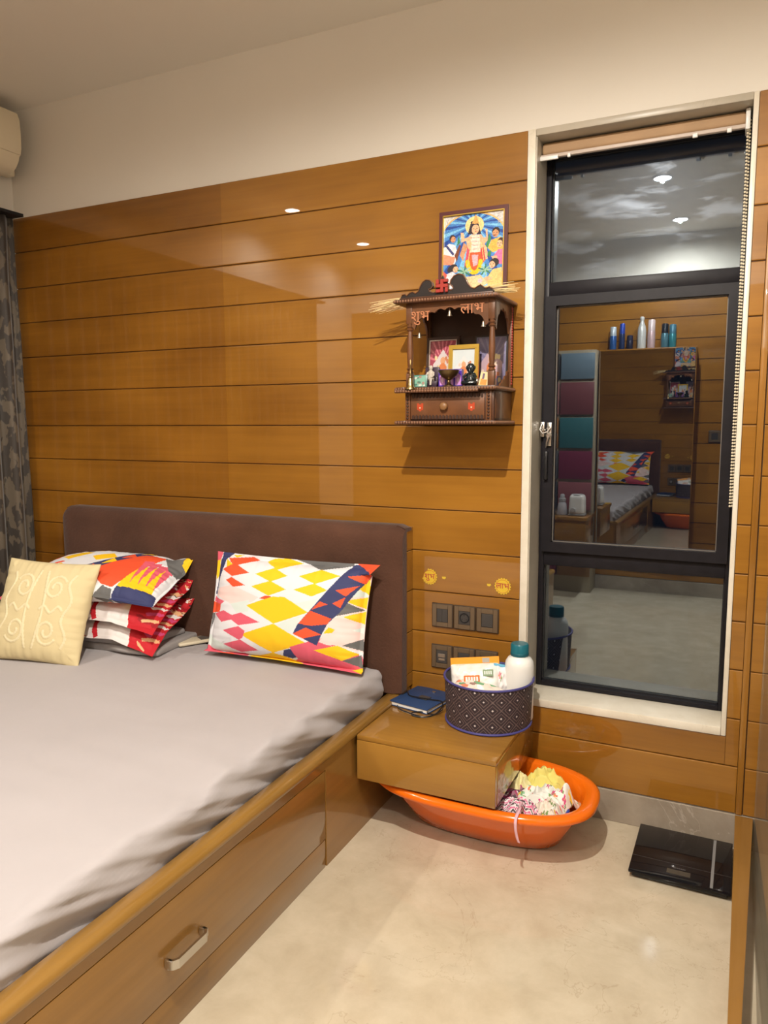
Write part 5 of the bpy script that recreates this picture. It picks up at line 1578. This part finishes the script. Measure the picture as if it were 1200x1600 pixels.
# ================================================================== STICKERS AND SWITCHES
M_sy = pmat('sticker_yellow', (0.62, 0.42, 0.035), 0.4)
M_sr = pmat('sticker_red', (0.40, 0.030, 0.040), 0.5)
def sticker(x, z, body, lb, tick_dx, worn=False):
    t = thing('wall_sticker', lb, 'sticker', (x, -0.0002, z), group='round auspicious stickers')
    pts = []
    for i in range(72):
        a = 2 * PI * i / 72
        r = 0.0285 + 0.0022 * math.cos(18 * a)
        if worn and 1.9 < a < 3.3: r *= 0.80
        pts.append((r * math.cos(a), r * math.sin(a)))
    d_ = MB().prism(pts, -0.0012, 0.0).build('disc', M_sy, t, None)
    MB().tube([(0.0235 * math.cos(2 * PI * i / 40), -0.0014, 0.0235 * math.sin(2 * PI * i / 40)) for i in range(40)], 0.0010, 5, True).build('ring', pmat('sticker_orange', (0.55, 0.22, 0.03), 0.5), t)
    text_mesh(body, 0.029, 0.0004, on_wall(0, -0.0018, 0.001), M_sr, 'word', t)
    mb = MB().prism([(tick_dx - 0.008, 0.004), (tick_dx + 0.006, 0.005), (tick_dx + 0.008, 0.0), (tick_dx + 0.002, -0.005), (tick_dx - 0.006, -0.003)], -0.0008, 0.0)
    mb.build('petal', M_sy, t, None)
sticker(-1.000, 0.790, 'शुभ', 'worn round yellow sticker with red lettering nearest the headboard', 0.056, True)
sticker(-0.724, 0.779, 'लाभ', 'clean round yellow sticker with red lettering nearest the window', -0.050)

M_plate = pmat('bronze_plate', (0.185, 0.130, 0.080), 0.32, 0.5)
M_plate_e = pmat('plate_edge', (0.060, 0.042, 0.030), 0.4, 0.3)
M_insert = pmat('switch_grey', (0.050, 0.045, 0.042), 0.4)
def switch(x0, z0, kind, lb, y=0.0, w_=0.084, h_=0.090, grp='switch plates beside the headboard', flip=1):
    t = thing('switch_plate', lb, 'switch', (x0 + w_ / 2, y, z0), (0, 0, 0 if flip == 1 else PI), group=grp)
    a = w_ / 2
    MB().box(-a, a, -0.006, -0.0002, 0, h_, 0.003, 2).build('back_plate', M_plate_e, t)
    pl = MB()
    i0, i1, j0, j1 = -0.022, 0.022, 0.020, h_ - 0.020
    e = 0.0035
    pl.box(-a + e, i0, -0.0098, -0.006, e, h_ - e, 0.0012, 1).box(i1, a - e, -0.0098, -0.006, e, h_ - e, 0.0012, 1).box(i0, i1, -0.0098, -0.006, e, j0, 0.0008, 1).box(i0, i1, -0.0098, -0.006, j1, h_ - e, 0.0008, 1)
    pl.build('face_plate', M_plate, t)
    if kind == 'rocker':
        for s_ in (-1, 1):
            MB().box(min(0, s_ * 0.021), max(0, s_ * 0.021), -0.0094, -0.006, j0 + 0.001, j1 - 0.001, 0.001, 1).build('rocker', M_insert, t)
    elif kind == 'socket':
        ins = MB().box(i0 + 0.001, i1 - 0.001, -0.0088, -0.006, j0 + 0.001, j1 - 0.001, 0.001, 1).build('socket', M_insert, t)
        MB().tube([(0.0165 * math.cos(2 * PI * i / 30), -0.0095, h_ / 2 + 0.0165 * math.sin(2 * PI * i / 30)) for i in range(30)], 0.0022, 6, True).build('socket_ring', M_black_pl, ins)
        for hx_, hz2 in ((0, 0.009), (-0.008, -0.005), (0.008, -0.005)):
            MB().lathe([(0, 0), (0.0022, 0), (0.0022, 0.0012), (0, 0.0012)], (hx_, -0.0087, h_ / 2 + hz2), 8, axis='Y').build('socket_hole', M_black_pl, ins)
    else:
        MB().box(i0 + 0.001, i1 - 0.001, -0.0092, -0.006, j0 + 0.001, j1 - 0.001, 0.0015, 1).build('blank_insert', M_insert, t)
        if kind == 'usb':
            MB().box(-0.012, 0.012, -0.0100, -0.0090, h_ / 2 - 0.014, h_ / 2 - 0.006, 0.0005, 1).box(-0.014, 0.014, -0.0115, -0.0090, h_ / 2 - 0.002, h_ / 2 + 0.012, 0.001, 1).build('port', M_steel, t)
    return t
switch(-0.989, 0.606, 'rocker', 'upper row switch plate nearest the headboard')
switch(-0.904, 0.606, 'socket', 'upper row socket plate with a round socket in the middle')
switch(-0.819, 0.606, 'blank', 'upper row switch plate nearest the window')
switch(-0.990, 0.451, 'usb', 'lower row plate with a small port beside the headboard')
switch(-0.905, 0.451, 'blank', 'lower row plate half hidden behind the patterned basket')
switch(-0.820, 0.451, 'rocker', 'lower row plate behind the basket next to the window')

# ================================================================== AIR CONDITIONER AND CURTAIN
ac = thing('air_conditioner', 'cream split air conditioner high on the left wall by the corner', 'air conditioner', (XL + 0.001, -0.52, 2.44))
def acp(name, mb, m, sm=30): return world_child(mb.build(name, m, ac, sm), ac)
ax = XL + 0.001
def ac_prof(e=0.0):
    return [(ax, 2.700 - e), (ax + 0.150, 2.700 - e), (ax + 0.176 - e, 2.688), (ax + 0.188 - e, 2.660), (ax + 0.192 - e, 2.600), (ax + 0.190 - e, 2.540), (ax + 0.184 - e, 2.516)]
top_ = ac_prof()
acp('housing', MB().prism([(b, c) for b, c in top_] + [(ax + 0.120, 2.445 + 0.02), (ax, 2.445)], -0.95, -0.090), M_cream_pl, 30)
lip = [(ax + 0.183, 2.512), (ax + 0.176, 2.490), (ax + 0.155, 2.462), (ax + 0.120, 2.445), (ax + 0.060, 2.443), (ax + 0.060, 2.455), (ax + 0.120, 2.461)]
acp('louvre', MB().prism(lip, -0.935, -0.095), M_cream_pl, 30)
acp('top_grille', MB().box(ax + 0.03, ax + 0.145, -0.93, -0.11, 2.698, 2.703, 0.001), M_white_pl)
acp('pipe_cover', MB().box(ax + 0.01, ax + 0.06, -0.089, -0.02, 2.46, 2.52, 0.008), M_cream_pl)

def curtain_mat():
    m, nt, p = nodes('leaf_curtain')
    g = N(nt, 'ShaderNodeNewGeometry')
    mp = N(nt, 'ShaderNodeMapping'); mp.inputs['Scale'].default_value = (18, 18, 9); mp.inputs['Rotation'].default_value = (0.5, 0, 0)
    nt.links.new(g.outputs['Position'], mp.inputs['Vector'])
    n = N(nt, 'ShaderNodeTexVoronoi'); n.inputs['Scale'].default_value = 1.5; n.feature = 'SMOOTH_F1'
    nt.links.new(mp.outputs[0], n.inputs['Vector'])
    n2 = N(nt, 'ShaderNodeTexNoise'); n2.inputs['Scale'].default_value = 2.6; n2.inputs['Detail'].default_value = 2
    nt.links.new(mp.outputs[0], n2.inputs['Vector'])
    ad = N(nt, 'ShaderNodeMath', operation='ADD'); nt.links.new(n.outputs['Distance'], ad.inputs[0]); nt.links.new(n2.outputs['Fac'], ad.inputs[1])
    r = N(nt, 'ShaderNodeValToRGB')
    r.color_ramp.elements[0].position = 0.92; r.color_ramp.elements[0].color = (0.028, 0.020, 0.014, 1)
    r.color_ramp.elements[1].position = 0.97; r.color_ramp.elements[1].color = (0.095, 0.072, 0.046, 1)
    nt.links.new(ad.outputs[0], r.inputs[0])
    nt.links.new(r.outputs[0], p.inputs['Base Color'])
    p.inputs['Roughness'].default_value = 0.6
    p.inputs['Sheen Weight'].default_value = 0.3
    return m
cu = thing('curtain', 'dark brown leaf-patterned curtain along the left wall', 'curtain', (XL + 0.06, -1.4, 0.02))
nyc = 420
mb = MB()
def cur(u, v):
    y = -0.030 - 2.62 * u
    z = 0.02 + 2.255 * v
    amp = 0.024 * (1 - 0.15 * v)
    x = XL + 0.046 + amp * math.sin(y * 62 + 1.4 + 0.5 * math.sin(z * 1.3)) + 0.010 * nz((y, z, 0), 2.5, 3) + 0.012 * math.exp(-((v - 0.9) / 0.3) ** 2) * math.exp(-u * 30)
    return (x, y + 0.012 * math.sin(z * 1.7 + 1) * math.exp(-u * 20), z)
mb.grid(nyc, 40, cur)
o = world_child(mb.build('drape', curtain_mat(), cu, 180), cu)
sd = o.modifiers.new('thick', 'SOLIDIFY'); sd.thickness = 0.003
world_child(MB().box(XL + 0.001, XL + 0.115, -2.70, -0.035, 2.276, 2.290, 0.002).build('curtain_track', M_gasket, cu), cu)

# ================================================================== THE FAR SIDE OF THE ROOM (seen in the window panes)
mc = thing('mirror_cabinet', 'wall-hung cabinet with a full mirror door seen reflected in the window sash', 'cabinet', (-0.66, -3.29, 0.36))
def mcp_(name, mb, m, sm=35): return world_child(mb.build(name, m, mc, sm), mc)
MX0, MX1 = -1.005, -0.310
mcp_('cabinet_body', MB().box(MX0, MX1, YF + 0.001, -3.236, 0.40, 1.904, 0.002), M_up_wood)
DM = Matrix.Translation((-0.65, -3.2, 1.12)) @ Matrix.Rotation(math.radians(2.35), 4, 'Z') @ Matrix.Rotation(math.radians(-1.47), 4, 'X')
mw2 = (MX1 - MX0) / 2
mb = MB(); mb.M = DM
mcp_('mirror_door', mb.box(-mw2, mw2, -0.014, -0.002, -0.735, 0.775, 0.001), M_up_wood)
mb = MB(); mb.M = DM
mcp_('mirror_glass', mb.box(-mw2 + 0.004, mw2 - 0.004, -0.002, 0.0, -0.730, 0.770), M_mirror, None)
def far_bottle(x, h_, r, col, cap, lb, kind):
    t = thing(kind, lb, 'bottle', (x, -3.292, 1.905), group='bottles on top of the mirror cabinet')
    m1 = pmat('far_' + kind, col, 0.3, 0.3); m2 = pmat('far_cap_' + kind, cap, 0.35, 0.2)
    if kind == 'flask':
        MB().lathe([(0, 0), (r, 0), (r, 0.55 * h_), (r * 0.85, 0.68 * h_), (r * 0.42, 0.84 * h_), (r * 0.42, 0.90 * h_), (0, 0.90 * h_)], n=20).build('bottle_body', m1, t, 50)
        MB().lathe([(r * 0.5, 0.90 * h_), (r * 0.55, 0.97 * h_), (r * 0.3, h_), (0, h_)], n=16).build('cap', m2, t, 50)
    else:
        MB().lathe([(0, 0), (r * 0.96, 0), (r, 0.02), (r, 0.56 * h_), (r * 0.92, 0.60 * h_), (0, 0.60 * h_)], n=20).build('bottle_body', m1, t, 50)
        MB().lathe([(r * 0.92, 0.60 * h_), (r * 0.92, 0.97 * h_), (r * 0.75, h_), (0, h_)], n=20).build('cap', m2, t, 50)
far_bottle(-0.915, 0.174, 0.026, (0.03, 0.10, 0.30), (0.45, 0.52, 0.58), 'blue spray can with silver cap, left of the reflected bottles', 'spray_can')
far_bottle(-0.848, 0.196, 0.021, (0.02, 0.035, 0.10), (0.02, 0.06, 0.38), 'slim navy bottle with bright blue cap among the reflected bottles', 'slim_bottle')
far_bottle(-0.790, 0.105, 0.024, (0.02, 0.02, 0.04), (0.03, 0.03, 0.06), 'short dark jar among the reflected bottles', 'jar')
far_bottle(-0.705, 0.240, 0.032, (0.62, 0.64, 0.62), (0.66, 0.68, 0.68), 'tall silver flask among the reflected bottles', 'flask')
far_bottle(-0.635, 0.212, 0.028, (0.60, 0.44, 0.46), (0.66, 0.55, 0.56), 'pale pink lotion bottle beside the silver flask in the reflection', 'lotion_bottle')
far_bottle(-0.539, 0.178, 0.027, (0.08, 0.19, 0.24), (0.012, 0.015, 0.02), 'grey-blue can with black cap among the reflected bottles', 'deodorant_can')
far_bottle(-0.484, 0.170, 0.027, (0.04, 0.22, 0.26), (0.06, 0.17, 0.24), 'teal can at the right of the reflected bottles', 'teal_can')
# stack of coloured shelf boxes beside the mirror
su = thing('drawer_tower', 'narrow tower of coloured drawers seen reflected beside the mirror', 'drawers', (-1.18, -3.22, 0))
def sup(name, mb, m): return world_child(mb.build(name, m, su), su)
UX0, UX1, UY = -1.345, -1.010, -3.10
M_cream_w = pmat('cream_board', (0.30, 0.25, 0.17), 0.5)
zs_ = [0.12, 0.40, 0.657, 0.896, 1.138, 1.397, 1.668, 1.888]
cols_ = [(0.20, 0.10, 0.03), (0.20, 0.08, 0.09), (0.26, 0.09, 0.10), (0.16, 0.025, 0.055), (0.035, 0.135, 0.150), (0.16, 0.050, 0.055), (0.13, 0.19, 0.24)]
sup('carcass', MB().box(UX0, UX1, YF + 0.001, UY - 0.02, 0.0, 1.90, 0.002), M_cream_w)
for i in range(7):
    sup('drawer', MB().box(UX0 + 0.075, UX1 - 0.006, UY - 0.02, UY, zs_[i] + 0.012, zs_[i + 1] - 0.012, 0.003), pmat('drawer_colour_%d' % i, cols_[i], 0.4))
    sup('drawer', MB().box(UX0 + 0.006, UX0 + 0.065, UY - 0.02, UY, zs_[i] + 0.012, zs_[i + 1] - 0.012, 0.003), pmat('side_colour_%d' % i, [cols_[3], (0.28, 0.15, 0.13), (0.05, 0.05, 0.06), (0.10, 0.10, 0.11), (0.32, 0.14, 0.04), (0.30, 0.14, 0.13), (0.03, 0.03, 0.03)][i], 0.4))
st = thing('side_table', 'small wooden side table seen reflected at the left of the sash', 'table', (-1.12, -2.91, 0.36))
MB().box(-0.155, 0.140, -0.185, 0.150, 0.265, 0.290, 0.003).build('table_top', M_ns_wood, st)
MB().box(-0.145, 0.130, -0.185, 0.140, 0.060, 0.2645, 0.003).build('cabinet_body', M_ns_wood, st)
bw = thing('bottle_warmer', 'white bottle warmer with a round dial seen reflected on the side table', 'warmer', (-1.078, -2.90, 0.651))
sb = soft_box(0.118, 0.110, 0.150, 0.022, (12, 12, 12))
sb.v = [(x * (1 - 0.10 * z / 0.15), y * (1 - 0.10 * z / 0.15), z + 0.006) for x, y, z in sb.v]
sb.build('housing', M_white_pl, bw, 60)
MB().box(-0.062, 0.062, -0.058, 0.058, 0.0, 0.012, 0.005).build('base', pmat('grey_plastic', (0.28, 0.27, 0.26), 0.4), bw)
dl = MB().lathe([(0, 0), (0.020, 0), (0.020, -0.010), (0.016, -0.016), (0, -0.017)], (-0.022, 0.052, 0.042), 20, axis='Y').build('dial', pmat('grey_dial', (0.42, 0.41, 0.40), 0.4), bw, 50)
MB().lathe([(0, 0), (0.046, 0.0), (0.046, 0.004), (0, 0.004)], (0, 0, 0.154), 24).build('rim', pmat('pale_grey', (0.5, 0.5, 0.5), 0.4), bw, 50)
bb = thing('baby_bottle', 'clear baby bottle with a lid seen reflected beside the warmer', 'bottle', (-1.192, -2.90, 0.651))
MB().lathe([(0, 0), (0.040, 0), (0.042, 0.006), (0.030, 0.085), (0.024, 0.095), (0.024, 0.104), (0, 0.104)], n=24).build('bottle_body', pmat('milky_plastic', (0.46, 0.44, 0.46), 0.25), bb, 50)
MB().lathe([(0.027, 0.103), (0.027, 0.122), (0.018, 0.128), (0.017, 0.150), (0.010, 0.157), (0, 0.157)], n=20).build('lid', pmat('lid_grey', (0.35, 0.35, 0.36), 0.3), bb, 50)
switch(-0.205, 1.195, 'rocker', 'switch plate on the far boarded wall seen reflected in the sash', YF, 0.084, 0.090, 'switch plate on the far wall', -1)
